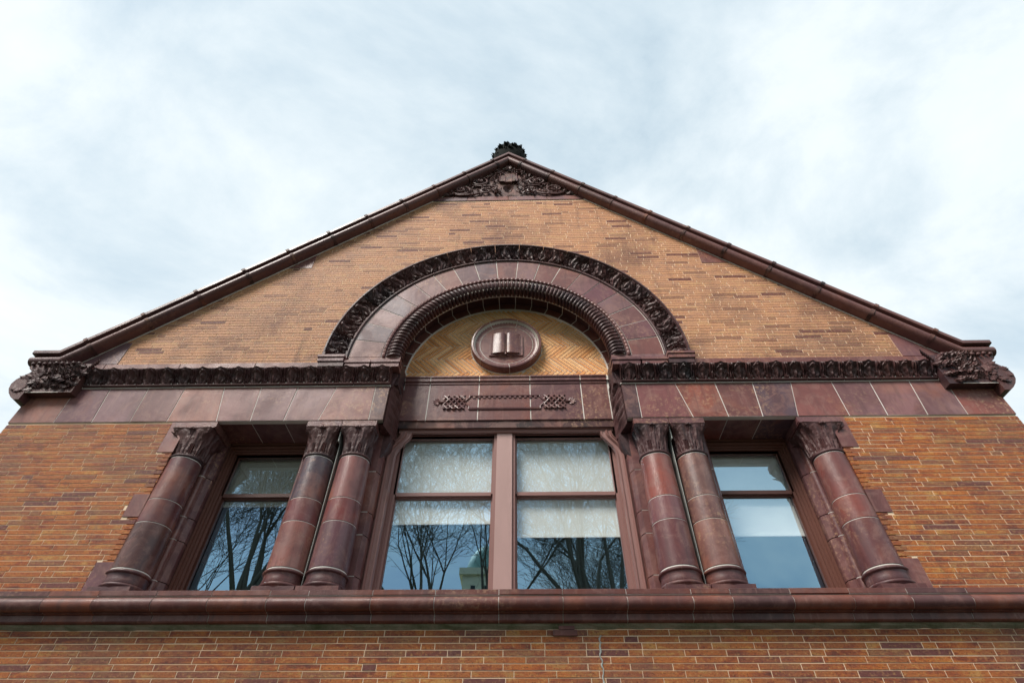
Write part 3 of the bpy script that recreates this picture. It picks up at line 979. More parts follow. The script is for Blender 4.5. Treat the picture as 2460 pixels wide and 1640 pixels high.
# --- sill course
sill = part('sill_course')
sj = [-5.28, -4.93, -4.47, -4.02, -3.566, -3.168, -2.706, -2.267, -1.809, -1.505, -1.003, -.513, -.018, .475, .967, 1.467, 1.767, 2.226, 2.678, 3.117, 3.57, 4.03, 4.50, 4.95, 5.28]
sp = [(.46, 1.712), (-.128, 1.706), (-.140, 1.700), (-.140, 1.664), (-.126, 1.658)]
for t in np.linspace(PI/2, -PI/2*.9, 12): sp.append((-.116-.052*math.cos(t), 1.602+.052*math.sin(t)))
sp += [(-.098, 1.553), (-.098, 1.545), (-.068, 1.542), (-.064, 1.500), (-.056, 1.492), (-.030, 1.488), (.0, 1.486), (.46, 1.486)]
for i in range(len(sj)-1):
    mb = MB(); a, b = sj[i]+.003, sj[i+1]-.003
    dy = random.uniform(-.0035, .0008)
    mb.sweep(sp, [((a, dy, 0), (0, 1, 0), (0, 0, 1)), ((b, dy, 0), (0, 1, 0), (0, 0, 1))])
    mb.build('sill_stone', M['tcs'], sill, smooth=35)
mb = MB()
sp2 = [(y*.995+.003, z-.003 if z > 1.6 else z+.003) for y, z in sp]
mb.sweep(sp2, [((-5.27, 0, 0), (0, 1, 0), (0, 0, 1)), ((5.27, 0, 0), (0, 1, 0), (0, 0, 1))]); mb.build('sill_joints', M['joint'], sill, smooth=35)
# weathered mortar fillet under the sill
mb = MB(); P = []
rr_ = random.Random(4)
for i in range(141):
    x = -5.2+10.4*i/140; q = rr_.uniform(-.005, .005)
    P.append([(x, -.028, 1.488), (x, -.020+q, 1.474+q), (x, -.004, 1.459+q), (x, .01, 1.45)])
mb.grid(P); m_ = MT('mossy_mortar')
cc = m_.mix(m_.ramp(m_.noise(3, 5, .7), [(.4, 0.0), (.65, 1.0)]), (.26, .22, .15), (.09, .10, .045))
m_.put(m_.b.inputs['Base Color'], cc); m_.put(m_.b.inputs['Roughness'], .9); m_.bump(m_.noise(50, 4, .7), .8, .01)
mb.build('mortar_fillet', m_.m, sill)
mb = MB(); mb.box(.395, .578, -.016, .02, 1.407, 1.447); mb.box(.44, .56, -.02, .02, 1.449, 1.474)
mb.build('patch_stone', M['tcs'], wall, 'dark purple patch stones let into the brick under the sill')
# sealed crack
mb = MB(); P = []
cp = [(.755, 1.41), (.742, 1.385), (.748, 1.36), (.738, 1.33), (.744, 1.31), (.735, 1.27), (.748, 1.24), (.742, 1.21), (.750, 1.17), (.738, 1.13), (.744, 1.10), (.735, 1.05), (.742, .98), (.73, .9)]
rr_ = random.Random(8)
fine = []
for a, b in zip(cp[:-1], cp[1:]):
    for t in (0, .33, .66): fine.append((a[0]+(b[0]-a[0])*t+rr_.uniform(-.003, .003), a[1]+(b[1]-a[1])*t))
for x, z in fine:
    w_ = rr_.uniform(.0035, .0085); P.append([(x-w_, -.0005, z), (x-w_*.4, -.0065, z), (x+w_*.5, -.006, z), (x+w_, -.0005, z)])
mb.grid(P); mb.build('crack_sealant', M['caulk'], wall)

# --- piers and jambs behind the columns
pier = part('window_jambs')
zc_ = [1.713, 1.95, 2.325, 2.55, 2.985, 3.466]
for s_ in (-1, 1):
    for a, b in zip(zc_[:-1], zc_[1:]):
        for (outer, inner, nm) in ((2.06, 1.283, 'pier_stone'),):
            vs = []
            pl = [(1.283, .20), (2.06, .20), (2.075, .22), (2.075, .44), (1.25, .44), (1.25, .262)]
            pl = [(s_*x, y) for x, y in pl]
            n = len(pl); mb = MB()
            vs = [(x, y, a+.004) for x, y in pl]+[(x, y, b-.004) for x, y in pl]
            mb.add(vs, [tuple(range(n)), tuple(range(2*n-1, n-1, -1))]+[(i, (i+1) % n, (i+1) % n+n, i+n) for i in range(n)])
            mb.build(nm, M['tck'], pier)
        pl = [(s_*x, y) for x, y in [(3.40, .13), (3.345, .13), (3.345, .22), (3.02, .30), (2.985, .345), (2.985, .44), (3.40, .44)]]
        n = len(pl); mb = MB()
        vs = [(x, y, a+.004) for x, y in pl]+[(x, y, b-.004) for x, y in pl]
        mb.add(vs, [tuple(range(n)), tuple(range(2*n-1, n-1, -1))]+[(i, (i+1) % n, (i+1) % n+n, i+n) for i in range(n)])
        mb.build('jamb_stone', M['tck'], pier)
        # small roll in the angle
        mb = MB(); mb.lathe([(.038, a+.004), (.038, b-.004)], (s_*3.075, .292), 20); mb.build('jamb_roll', M['tck'], pier, smooth=40)
for s_ in (-1, 1):
    mb = MB(); x0, x1 = sorted((s_*1.286, s_*2.062)); mb.box(x0, x1, .203, .43, 1.713, 3.466); mb.build('pier_joints', M['joint'], pier)
    mb = MB(); x0, x1 = sorted((s_*3.05, s_*3.395)); mb.box(x0, x1, .31, .43, 1.713, 3.466); mb.build('jamb_joints', M['joint'], pier)
    mb = MB(); mb.lathe([(.036, 1.72), (.036, 3.46)], (s_*3.075, .2925), 16); mb.build('roll_joints', M['joint'], pier)
    mb = MB(); x0, x1 = sorted((s_*1.6655, s_*1.6705)); mb.box(x0, x1, .075, .202, 1.80, 3.466); mb.build('mortar_strip', M['caulk'], pier)

# --- columns
YC = .125
def shaft_r(z): return .166-.017*max(0, min(1, (z-1.93)/1.1))**1.3
drz = [1.932, 2.345, 2.575, 3.030]
def drum_mesh(a, b):
    mb = MB(); pr = [(shaft_r(a)-.003, a+.0025), (shaft_r(a), a+.006)]
    for t in np.linspace(0.05, .95, 6): z = a+(b-a)*t; pr.append((shaft_r(z), z))
    pr += [(shaft_r(b), b-.006), (shaft_r(b)-.003, b-.0025)]
    mb.lathe(pr, (0, 0), 48); return mb.mesh('drum', M['tck'], 35)
dms = [drum_mesh(a, b) for a, b in zip(drz[:-1], drz[1:])]
mb = MB(); mb.lathe([(shaft_r(z)-.0035, z) for z in np.linspace(1.925, 3.035, 10)], (0, 0), 48); jm = mb.mesh('column_joint', M['joint'], 35)
def torus_pts(R, z, r, a0, a1, n): return [(R+r*math.cos(a), z+r*math.sin(a)) for a in np.linspace(a0, a1, n)]
mb = MB()
pr = [(.158, 1.715), (.174, 1.772), (.178, 1.776)]+torus_pts(.168, 1.795, .017, -1.2, 1.5, 6)+[(.172, 1.822), (.167, 1.85), (.164, 1.876), (.167, 1.890)]+torus_pts(.168, 1.906, .014, -1.4, 1.4, 6)+[(.160, 1.924)]
mb.lathe(pr, (0, 0), 48); bm_ = mb.mesh('base_moulding', M['tcs'], 40)
mb = MB(); mb.slab([(-.176, 1.712), (.176, 1.712), (.176, 1.774), (-.176, 1.774)], -.172, .18, .004); pm_ = mb.mesh('plinth', M['tcs'])
mb = MB(); mb.lathe([(.13, 3.034), (.150, 3.036)]+torus_pts(.146, 3.050, .013, -1.3, 1.3, 7)+[(.14, 3.066)], (0, 0), 48); nk_ = mb.mesh('astragal', M['carve'], 40)
def capital_mesh():
    mb = MB(); NU, NV = 128, 34; P = []
    for i in range(NU):
        th = 2*PI*i/NU; row = []
        c, s = math.cos(th), math.sin(th)
        for j in range(NV+1):
            v = j/NV; z = 3.062+.312*v
            p = 2+5*v**3
            rad = .146+.052*v**3.2
            rs = rad/((abs(c)**p+abs(s)**p)**(1/p))
            um = ((th/(2*PI)*8+.5) % 1)*2-1
            vv = v/.93
            h = float(palmette(np.array(um*.9), np.array(min(1, vv))))
            um2 = ((th/(2*PI)*8) % 1)*2-1
            h2 = float(palmette(np.array(um2*.9), np.array(max(0., min(1, (v-.42)/.5))))) if v > .42 else 0
            hh = max(h*(1 if v < .62 else max(0, 1-(v-.62)/.3)), h2)
            rs += .024*hh*(1-.5*(v > .95))
            diag = abs(math.cos(2*th+PI/2))      # 1 at corners
            rs += .016*diag**8*max(0, (v-.70)/.3)
            x, y = rs*c, rs*s
            if y < 0: y *= .80
            row.append((x, y, z))
        P.append(row)
    mb.grid(P, True)
    mb.add([P[i][-1] for i in range(NU)], [tuple(range(NU))])
    for a in (45, 135, 225, 315):
        x, y = .212*math.cos(RAD(a))*1.28, .212*math.sin(RAD(a))*1.28
        if y < 0: y *= .80
        mb.ball((x*.86, y*.86, 3.352), .024, 10); mb.leaf((x*.68, y*.68, 3.24), (x*.2, y*.2, .12), (x, y, -.1), .13, .028, .7)
    for a in (0, 90, 180, 270):
        x, y = .19*math.cos(RAD(a)), .19*math.sin(RAD(a))
        if y < 0: y *= .85
        mb.ball((x, y, 3.362), .017, 8); 
        for q in (-1, 1):
            mb.ball((x+q*.022*math.sin(RAD(a)), y+q*.022*math.cos(RAD(a)), 3.356), .013, 8)
    return mb.mesh('capital', M['carve'], 55)
cpm = capital_mesh()
mb = MB(); mb.box(-.211, .211, -.150, .20, 3.377, 3.392); mb.box(-.216, .216, -.141, .20, 3.3925, 3.447); mb.box(-.205, .205, -.128, .20, 3.4475, 3.467)
abs_ = mb.mesh('abacus', M['tck'])
mb = MB(); mb.box(-.174, .174, -.150, .20, 3.377, 3.392); mb.box(-.1765, .1765, -.141, .20, 3.3925, 3.447); mb.box(-.172, .172, -.128, .20, 3.4475, 3.467)
abp_ = mb.mesh('abacus', M['tck'])
def column(x, lab, single, cols):
    c = empty('column', (x, YC, -GZ), B); c['label'] = lab
    for dm, cc_ in zip(dms, cols): inst('drum', dm, c).color = (*cc_, 1)
    inst('shaft_joints', jm, c); inst('base_moulding', bm_, c).color = (.75, .75, .95, 1); inst('plinth', pm_, c).color = (.8, .8, .95, 1); inst('astragal', nk_, c)
    o = inst('capital', cpm, c, scale=None if single else (.86, 1, 1))
    o = inst('abacus', abs_ if single else abp_, c, (0, 0, 0))
    if single: o.scale = (1.02, 1, 1)
column(-3.185, 'single column at the left outer window, sooty lowest drum', True, [(.50, .62, .62), (.85, .68, .72), (.95, .82, .80)])
column(-1.848, 'outer column of the left pair, grey top drum', False, [(1.85, 1.75, 1.5), (1.05, .85, .95), (.55, 1.0, 1.25)])
column(-1.488, 'inner column of the left pair, pinkish top drum', False, [(1.05, 1.05, 1.15), (1.15, .80, .85), (1.8, 1.8, 1.6)])
column(1.488, 'inner column of the right pair, plum lowest drum', False, [(.78, .66, .80), (1.4, 1.3, 1.3), (1.5, 1.12, 1.0)])
column(1.848, 'outer column of the right pair, golden flecked lowest drum', False, [(1.95, 2.1, 1.6), (.85, 1.0, 1.0), (.95, 1.3, 1.25)])
column(3.185, 'single column at the right outer window, plum lowest drum', True, [(.75, .62, .70), (1.35, .98, .88), (1.3, 1.05, .98)])
for s_ in (-1, 1):
    mb = MB(); x0, x1 = sorted((s_*1.6640, s_*1.6720)); mb.box(x0, x1, .010, .10, 3.22, 3.47); mb.build('capital_joint', M['caulk'], pier)

# --- windows
def frame_sweep(mb, x0, x1, z0, z1, steps):
    """nested stepped frame; steps = [(inset, yfront)], each ring from inset_i to inset_{i+1} at depth yfront"""
    for i in range(len(steps)-1):
        a, y = steps[i]; b, y2 = steps[i+1]
        O = [(x0+a, z0), (x0+a, z1-a), (x1-a, z1-a), (x1-a, z0)]
        I = [(x0+b, z0), (x0+b, z1-b), (x1-b, z1-b), (x1-b, z0)]
        vs = [(p[0], y, p[1]) for p in O]+[(p[0], y, p[1]) for p in I]+[(p[0], y2, p[1]) for p in I]+[(p[0], y+.1, p[1]) for p in O]
        fs = []
        for k in range(3):
            fs += [(k, k+1, k+5, k+4), (k+4, k+5, k+9, k+8), (k+12, k+13, k+1, k)]
        mb.add(vs, fs)
def window(x0, x1, ztop, name_lab, mats, blinds, mull=None, elbow=False):
    w = empty('window', (0, 0, -GZ), B); w['label'] = name_lab
    fm = MB()
    Y0 = .385
    st = [(0, Y0), (.022, Y0+.0), (.026, Y0+.018), (.040, Y0+.018), (.044, Y0+.004), (.066, Y0+.004), (.070, Y0+.022), (.092, Y0+.022), (.096, Y0+.034), (.118, Y0+.034), (.120, Y0+.055), (.15, Y0+.055)]
    frame_sweep(fm, x0, x1, 1.70, ztop, st)
    fm.build('frame', mats, w)
    bays = [(x0+.13, x1-.13)] if not mull else [(x0+.13, mull-.105), (mull+.105, x1-.13)]
    gt = ztop-.13; gz = 1.80
    if mull:
        m2 = MB(); m2.box(mull-.082, mull+.082, .372, .55, 1.713, ztop-.118)
        m2.build('mullion', M['paintL'], w)
        m2 = MB(); m2.box(mull-.112, mull-.0825, .395, .55, 1.713, ztop-.119); m2.box(mull+.0825, mull+.112, .395, .55, 1.713, ztop-.119)
        m2.build('mullion_bead', M['paint'], w)
    for bi, (a, b) in enumerate(bays):
        zr = 2.868
        for (za, zb, yy, nm) in ((zr+.0, gt+.01, .440, 'upper_sash'), (gz-.06, zr+.001, .472, 'lower_sash')):
            sm_ = MB(); th = .030
            sm_.box(a, a+th*.9, yy, yy+.04, za, zb); sm_.box(b-th*.9, b, yy, yy+.04, za, zb)
            sm_.box(a+th*.9, b-th*.9, yy, yy+.04, zb-th, zb); sm_.box(a+th*.9, b-th*.9, yy, yy+.04, za-.02 if nm == 'upper_sash' else za, za+th*.6 if nm == 'upper_sash' else za+.06)
            sm_.build(nm, mats, w)
            p_ = MB(); p_.box(a+.02, b-.02, yy+.018, yy+.023, za+.0, zb-.012)
            p_.build('pane', M['glass'], w)
        bz, bm2 = blinds[bi]
        bmb = MB(); rows = []
        NBx = 60
        for i in range(NBx+1):
            x = a-.05+(b-a+.1)*i/NBx
            rows.append([(x, .52+.0012*math.sin(i*.5), z) for z in (bz, bz+.3, bz+.8, ztop+.1)])
        bmb.grid(rows); bmb.grid([[(p[0], p[1]+.004, p[2]) for p in r_] for r_ in rows]); bmb.box(a-.05, b+.05, .512, .528, bz-.02, bz+.004)
        bmb.build('blind', bm2, w)
    return w
window(-3.02, -1.95, 3.466, 'left side window reflecting a bare tree', M['paintD'], [(2.80, M['blindG'])])
window(1.95, 3.02, 3.466, 'right side window with a half lowered blind', M['paintD'], [(2.46, M['blind'])])
window(-1.262, 1.262, 3.692, 'wide central window of two bays', M['paint'], [(2.60, M['blind']), (2.46, M['blind'])], mull=-.012)
# brick-moulds with an elbow under the corbels of the central window
bmw = empty('window_moulding', (0, 0, -GZ), B)
for s_ in (-1, 1):
    path = [(1.285, 1.70), (1.285, 2.2), (1.285, 2.8), (1.285, 3.26), (1.278, 3.31), (1.252, 3.37), (1.205, 3.43), (1.165, 3.48), (1.150, 3.51), (1.145, 3.535), (1.145, 3.559)]
    prof = [(0, .0), (0, -.050), (.014, -.056), (.022, -.040), (.040, -.040), (.048, -.060), (.056, -.064), (.064, -.052), (.070, -.034), (.100, -.030), (.106, -.042), (.118, -.042), (.124, -.020), (.126, 0)]
    mb = MB()
    fr_ = [((s_*x, .385, z), (-s_, 0, 0), (0, 1, 0)) for x, z in path]
    mb.sweep(prof, fr_); mb.build('elbow_moulding', M['paint'], bmw, smooth=40)
mb = MB()
for (zh0, zh1, yf) in ((3.655, 3.690, .335), (3.622, 3.6545, .345), (3.596, 3.6215, .338), (3.560, 3.5955, .352)):
    mb.sweep([(.384, zh0), (yf+.004, zh0), (yf, zh0+.005), (yf, zh1-.004), (yf+.004, zh1), (.384, zh1)], [((-1.165, 0, 0), (0, 1, 0), (0, 0, 1)), ((1.165, 0, 0), (0, 1, 0), (0, 0, 1))])
mb.build('head_moulding', M['paint'], bmw)
# rooms behind the glass
room = part('interior_room')
mb = MB()
x0, x1, y0, y1, z0, z1 = -3.6, 3.6, .66, 5.0, .7, 4.1
mb.add([(x0, y0, z0), (x1, y0, z0), (x1, y1, z0), (x0, y1, z0), (x0, y0, z1), (x1, y0, z1), (x1, y1, z1), (x0, y1, z1)], [(0, 3, 7, 4), (1, 5, 6, 2), (3, 2, 6, 7), (4, 7, 6, 5), (0, 1, 2, 3)])
mb.build('room_walls', M['room'], room)

# --- raking coping
cop = part('raking_coping')
CY = -.075
def cope_prof():
    # (y, n): n measured square to the slope from the wall-top line
    p = [(.40, .0), (.0, .0)]
    for t in np.linspace(-PI/2*.85, PI/2*.9, 12): p.append((-.078-.062*math.cos(t), .062+.060*math.sin(t)))
    p += [(-.086, .128), (-.150, .132), (-.155, .138), (-.155, .178), (-.148, .184), (.10, .215), (.40, .215)]
    return p
cpf = cope_prof()
sn = math.sqrt(1+SL*SL); 
def zw(x): return AP-SL*abs(x)          # wall-top line
XK, XE = 5.03, 5.40
def cope_piece(xa, xb, s_, grow=0.0, name='coping_stone', mat=None):
    """piece from |x|=xa to xb (xa<xb); mitred when xa==0, kinks to level beyond XK"""
    mb = MB(); fr_ = []
    def frame(x, mode):
        if mode == 'apex': return ((0, 0, zw(0)), (0, 1, 0), (0, 0, sn))
        if mode == 'slope': return ((s_*x, 0, zw(x)), (0, 1, 0), (s_*SL/sn, 0, 1/sn))
        if mode == 'kink':
            ang = math.atan(SL)/2; k = 1/math.cos(ang)
            return ((s_*XK, 0, zw(XK)), (0, 1, 0), (s_*math.sin(ang)*k, 0, math.cos(ang)*k))
        return ((s_*x, 0, zw(XK)), (0, 1, 0), (0, 0, 1))
    if xa == 0: fr_.append(frame(0, 'apex'))
    elif xa < XK: fr_.append(frame(xa, 'slope'))
    else: fr_.append(frame(xa, 'level'))
    if xa < XK < xb: fr_.append(frame(XK, 'kink'))
    fr_.append(frame(xb, 'slope') if xb < XK else frame(xb, 'level'))
    pf = cpf
    if grow:
        cy, cn = -.03, .10
        pf = [(cy+(y-cy)*(1+grow) if y < .3 else y, cn+(n-cn)*(1+grow)) for y, n in cpf]
    mb.sweep(pf, fr_)
    return mb.build(name, mat or M['cope'], cop, smooth=35)
for s_ in (-1, 1):
    jn = [.17+.462*k for k in range(11)]
    jn = [0]+jn+[XE]
    for a, b in zip(jn[:-1], jn[1:]):
        cope_piece(a+(.003 if a else 0), b-.003 if b < XE else b, s_)
    for a in jn[1:-1]:
        if a < XK: cope_piece(a-.016, a+.016, s_, .065, 'coping_collar', M['soot_shade'])
mb = MB()
for s_ in (-1, 1):
    fr_ = [((s_*x, 0, zw(x)), (0, 1, 0), (s_*SL/sn, 0, 1/sn)) for x in (.02, 5.02)]
    mb.sweep([(-.008, -.011), (.02, -.011), (.02, .003), (-.008, .003)], fr_)
mb.build('verge_joint', M['joint'], cop)

# --- kneelers: carved leaf brackets at the eaves
for s_ in (-1, 1):
    kn = part('kneeler', 'carved leafy kneeler at the %s eaves' % ('left' if s_ < 0 else 'right'))
    # eaves moulding running back along the side wall
    pr = [(5.16, 3.70), (5.22, 3.70), (5.27, 3.735), (5.325, 3.79), (5.365, 3.85), (5.385, 3.92), (5.370, 3.985), (5.325, 4.035), (5.285, 4.075), (5.27, 4.11), (5.31, 4.13), (5.335, 4.155), (5.33, 4.185), (5.30, 4.205), (5.16, 4.21)]
    mb = MB(); pl = [(s_*x, z) for x, z in pr]
    mb.sweep(pl, [((0, -.115, 0), (1, 0, 0), (0, 0, 1)), ((0, 8.2, 0), (1, 0, 0), (0, 0, 1))])
    mb.build('eaves_moulding', M['carve'], kn, smooth=40)
    mb = MB(); x0, x1 = sorted((s_*4.66, s_*5.17)); mb.box(x0, x1, -.105, .02, 3.80, 4.215)
    NU = 14
    mb.build('kneeler_block', M['carve'], kn)
    mb = MB(); x0, x1 = sorted((s_*4.80, s_*5.17)); mb.box(x0, x1, -.109, -.1055, 3.797, 3.804); mb.build('lead_flashing', M['joint'], kn)
    mb = MB(); rk = random.Random(20+s_)
    rows = [(4.66, 5.05, 3.93, 10), (4.62, 5.12, 4.06, 12), (4.70, 5.15, 4.16, 11), (4.74, 5.12, 3.86, 9)]
    for xa, xb, zc0, n in rows:
        for i in range(n):
            t = i/(n-1); x = xa+(xb-xa)*t; an = RAD(200-150*t+rk.uniform(-25, 25)) if zc0 < 4.1 else RAD(150-60*t+rk.uniform(-20, 20))
            mb.leaf((s_*x, -.10+rk.uniform(-.01, .01), zc0+rk.uniform(-.02, .02)), (s_*-math.cos(an)*-1 if False else s_*math.cos(an+PI), -.35, math.sin(an)), (0, -1, .1), rk.uniform(.08, .12), rk.uniform(.026, .040), rk.uniform(.15, .5), .5)
    # projecting head of foliage
    for i in range(26):
        a = rk.uniform(0, 2*PI); q = rk.uniform(.02, .14)
        x, z = 4.86+q*1.2*math.cos(a), 4.01+q*math.sin(a)
        mb.leaf((s_*x, -.135+q*.35, z), (s_*math.cos(a), -.5, math.sin(a)), (0, -1, 0), rk.uniform(.07, .11), rk.uniform(.024, .036), rk.uniform(.15, .5), .5)
    for i in range(7):
        t = i/6; mb.leaf((s_*(4.70-.012*i), -.10, 4.08+.022*i), (-s_*1, -.2, .55+.2*t), (0, -1, 0), .10, .028, .6)
    for i in range(14):
        mb.leaf((s_*rk.uniform(5.10, 5.20), rk.uniform(-.13, -.10), rk.uniform(3.84, 4.08)), (s_*.3, -.1, rk.uniform(-1, 1)), (0, -1, 0), .085, .03, .2)
    for i in range(16):
        a = rk.uniform(0, 2*PI); mb.leaf((s_*(5.27+.06*math.cos(a)), -.112, 3.92+.09*math.sin(a)), (s_*math.sin(a), -.05, -math.cos(a)), (0, -1, 0), .085, .026, .25)
    for i in range(9):
        mb.ball((s_*(4.78+.065*i), -.135, 4.195+.008*math.sin(i*2)), .022, 8)
    mb.build('kneeler_foliage', M['carve'], kn, smooth=50)

# --- carved apex panel
ap = part('apex_carving')
mb = MB()
zt = AP-.01
poly = [(-1.09, 7.952), (1.09, 7.952), (0, zt)]
mb.slab(poly, -.006, .03)
mb.build('carving_ground', M['soot_shade'], ap)  # near-black backing behind the scrolls
mb = MB(); ra = random.Random(31)
def spiral(cx, cz, r0, turns, a0, sgn, rad=.020, tail=None, leaves=8):
    pts = []
    N = int(26*turns)
    for i in range(N+1):
        t = i/N; a = a0+sgn*2*PI*turns*t; r = r0*(1-.80*t)
        pts.append((cx+1.15*r*math.cos(a), -.030-.018*t, cz+r*math.sin(a)))
    if tail: pts = [(x, -.028, z) for x, z in tail]+pts
    mb.tube(pts, [rad*(1-.35*i/len(pts)) for i in range(len(pts))], 7)
    for i in range(leaves):
        a = i*2*PI/leaves; mb.leaf((cx, -.04, cz), (math.cos(a), -.3, math.sin(a)), (0, -1, 0), r0*.42, r0*.13, .5)
    mb.ball((cx, -.062, cz), r0*.13, 8)
for s_ in (-1, 1):
    spiral(s_*.76, 8.125, .150, 1.6, PI if s_ < 0 else 0, -s_*1, .020, [(s_*.30, 8.02), (s_*.42, 7.99), (s_*.52, 8.03), (s_*.58, 8.10)][::1] if False else None)
    spiral(s_*.36, 8.085, .105, 1.3, 0 if s_ < 0 else PI, -s_, .017)
    spiral(s_*.49, 8.40, .135, 1.5, PI/2, s_, .018)
    spiral(s_*.20, 8.74, .075, 1.2, PI/2, s_, .013, leaves=5)
    mb.tube([(s_*.47, -.03, 8.03), (s_*.55, -.035, 7.985), (s_*.66, -.035, 7.972), (s_*.80, -.03, 7.975), (s_*.90, -.03, 8.02)], .017, 6)
    mb.tube([(s_*.20, -.03, 8.22), (s_*.32, -.035, 8.26), (s_*.45, -.035, 8.25), (s_*.6, -.03, 8.29), (s_*.68, -.03, 8.33)], .015, 6)
    for i in range(95):
        t = ra.random(); z = 7.99+ra.random()**1.3*.85; xm = (zt-z)/SL-.05
        if xm < .03: continue
        x = ra.uniform(.12, xm) if xm > .14 else xm*.5
        a = ra.uniform(0, 2*PI)
        mb.leaf((s_*x, -.018, z), (math.cos(a), -.25, math.sin(a)), (0, -1, 0), ra.uniform(.06, .11), ra.uniform(.014, .026), ra.uniform(.3, 1.0), .5)
    for i in range(16):
        xq = .62+.033*i; mb.leaf((s_*xq, -.02, 8.0+ra.uniform(0, max(.01, (zt-SL*xq-8.0)*.6))), (s_*ra.uniform(-1, 1), -.2, ra.uniform(.1, 1)), (0, -1, 0), .085, .022, .7, .5)
    for i in range(7):
        x = .95+.03*i; mb.leaf((s_*(.93+.02*i), -.02, 7.985+.004*i), (s_, -.1, .25-.06*i), (0, -1, 0), .10, .022, .4)
for i in range(9):
    a = RAD(20+17.5*i); mb.leaf((0, -.04, 8.02), (math.cos(a)*.7, -.2, math.sin(a)), (0, -1, 0), .15, .03, .8)
for i in range(8):
    a = i*PI/4; mb.leaf((0, -.04, 8.84), (math.cos(a), -.2, math.sin(a)), (0, -1, 0), .07, .02, .5)
mb.build('carved_scrolls', M['carve'], ap, smooth=50)
mb = MB()      # small shield-shaped niche in the centre
for x0, x1, zz0, zz1 in ((-.15, -.056, 8.38, 8.56), (.056, .15, 8.38, 8.56), (-.052, .052, 8.34, 8.60)):
    mb.box(x0, x1, -.052, -.0065, zz0, zz1)
mb.build('lantern_block', M['soot_shade'], ap)
mb = MB()
for x in (-.054, .054): mb.tube([(x, -.056, 8.34), (x, -.056, 8.60)], .007, 5)
mb.tube([(-.054, -.056, 8.34), (.054, -.056, 8.34)], .008, 5)
for q in (-1, 1): mb.tube([(q*.15, -.054, 8.38), (q*.135, -.056, 8.62), (q*.05, -.056, 8.68)], .008, 5)
mb.build('lantern_edges', M['tc'], ap)

# --- ridge finial
fi = part('ridge_finial')
mb = MB(); rf = random.Random(5)
mb.lathe([(.18, 9.05), (.24, 9.35), (.30, 9.55), (.32, 9.70), (.315, 9.85), (.27, 9.98), (.19, 10.07), (.09, 10.12), (.01, 10.13)], (0, .30), 24)
mb.build('finial_core', M['dark'], fi, smooth=True)
mb = MB()
for i in range(330):
    a = rf.uniform(0, 2*PI); t = rf.random(); ph = RAD(-55+140*t)
    r = .33; d = Vector((math.cos(a)*math.cos(ph), math.sin(a)*math.cos(ph), math.sin(ph)))
    p = Vector((0, .30, 9.80))+d*r*.90
    tg = Vector((rf.uniform(-1, 1), rf.uniform(-1, 1), rf.uniform(-.2, 1)))
    mb.leaf(p, (tg-d*tg.dot(d)+d*.25).normalized(), d, rf.uniform(.07, .12), rf.uniform(.022, .04), rf.uniform(.3, .9), .4)
mb.build('finial_leaves', M['dark'], fi)

# --- roof
rf_ = part('slate_roof')
mb = MB()
for s_ in (-1, 1):
    pl = [(0, AP+.02), (s_*5.35, AP+.02-SL*5.35), (s_*5.35, AP-.08-SL*5.35), (0, AP-.08)]
    mb.sweep(pl, [((0, .41, 0), (1, 0, 0), (0, 0, 1)), ((0, 8.2, 0), (1, 0, 0), (0, 0, 1))])
mb.build('roof_slates', M['slate'], rf_)

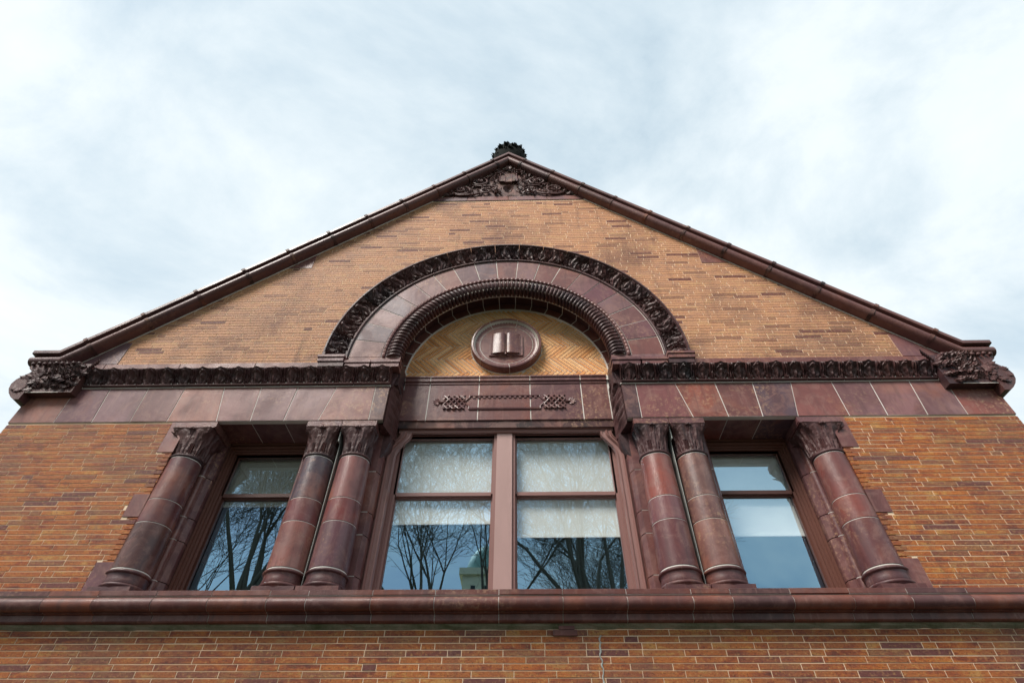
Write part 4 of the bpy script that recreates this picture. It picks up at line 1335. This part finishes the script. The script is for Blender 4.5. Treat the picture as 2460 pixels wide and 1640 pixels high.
# ------------------------------------------------------------------ trees behind the camera (seen mirrored in the glass)
def tree_meshes(seed, H, r0, forks, lean=0.0):
    rt = random.Random(seed); tr = MB(); cr_ = MB()
    def grow(p, d, L, r, depth):
        if depth == 0 and L < .1: return
        pts = [p.copy()]; rad = [r]; n = 4 if depth > 2 else 3
        q = p.copy(); dd = d.copy()
        for i in range(n):
            wb = .09 if depth > 5 else .17
            dd = (dd+Vector((rt.uniform(-1, 1), rt.uniform(-1, 1), rt.uniform(-.5, .8)))*wb).normalized()
            q = q+dd*(L/n); pts.append(q.copy()); rad.append(max(.0065, r*(1-.40*(i+1)/n)))
        (tr if depth >= forks[1] else cr_).tube(pts, rad, 7 if depth >= forks[1] else (5 if depth > 2 else 3), caps=False)
        if depth == 0: return
        nb = 4 if depth == forks[0] else (rt.choice((2, 3, 3)) if depth > 2 else 2)
        for k in range(nb):
            ax = Vector((rt.uniform(-1, 1), rt.uniform(-1, 1), rt.uniform(-.2, .35)))
            ax = (ax-dd*ax.dot(dd)).normalized()
            sp_ = rt.uniform(.22, .50) if depth > 5 else rt.uniform(.30, .70) if depth > 3 else rt.uniform(.4, .95)
            nd = (dd*math.cos(sp_)+ax*math.sin(sp_)+Vector((0, 0, .10))).normalized()
            grow(pts[-1], nd, L*rt.uniform(.70, .90), rad[-1]*rt.uniform(.60, .80), depth-1)
        if depth <= 5:
            for k in range(3 if depth > 3 else 1):
                i = rt.randint(1, n-1)
                ax = Vector((rt.uniform(-1, 1), rt.uniform(-1, 1), rt.uniform(-.1, .6))).normalized()
                grow(pts[i], (dd*.5+ax*.8).normalized(), L*.55, rad[i]*.42, max(0, depth-3))
    grow(Vector((0, 0, 0)), Vector((lean, 0, 1)).normalized(), H*.22, r0, forks[0])
    return tr.mesh('trunk', M['bark'], True), cr_.mesh('crown', M['bark'])
kinds = [tree_meshes(11, 20.5, .50, (8, 6)), tree_meshes(23, 18.5, .40, (8, 6), .06)]
spots = [(-9.3, -12.5, 0, 20, 1.0, 'tall bare many-branched tree mirrored in the left side window'),
         (2.6, -13.5, 0, 110, 1.0, 'bare forked tree mirrored in the right half of the central window'),
         (-1.6, -15.0, 1, 75, 1.05, 'bare spreading tree mirrored in the left half of the central window'),
         (3.9, -19.5, 1, 200, .95, 'slender bare tree mirrored at the right edge of the central window'),
         (-14.5, -15.5, 1, 300, 1.0, 'bare tree standing leftmost on the lawn, far left in the mirrored row')]
for x, y, k, rot, sc, lab in spots:
    t = empty('bare_tree', (x, y, GZ)); t.rotation_euler = (0, 0, RAD(rot)); t.scale = (sc, sc, sc)
    tag(t, lab, 'tree', 'bare trees on the lawn opposite the gable')
    inst('trunk', kinds[k][0], t); inst('crown', kinds[k][1], t)

# cream tower with a green dome, mirrored in the central window
tw = empty('cream_tower', (-3.0, -46, GZ-1.2))
tag(tw, 'cream stone tower with green copper dome mirrored in the central window', 'tower')
mb = MB(); mb.box(-3.2, 3.2, -3.2, 3.2, 0, 19); mb.box(-3.7, 3.7, -3.7, 3.7, 19, 19.8); mb.box(-2.3, 2.3, -2.3, 2.3, 19.8, 23.2); mb.box(-2.6, 2.6, -2.6, 2.6, 23.2, 23.8)
mb.build('wall', M['cream'], tw)
mb = MB()
mb.lathe([(2.3, 23.8), (2.25, 24.6), (1.9, 25.6), (1.3, 26.4), (.5, 26.8), (.05, 27.0)], (0, 0), 28); mb.build('dome', M['copper'], tw, smooth=50)
for x in (-1.3, 0, 1.3):
    mb = MB(); mb.box(x-.22, x+.22, 2.301, 2.33, 20.6, 22.3); mb.build('window', M['room'], tw)
for z in (4, 8, 12, 15.5):
    for x in (-1.8, 0, 1.8):
        mb = MB(); mb.box(x-.45, x+.45, 3.201, 3.24, z, z+2.2); mb.build('window', M['room'], tw)
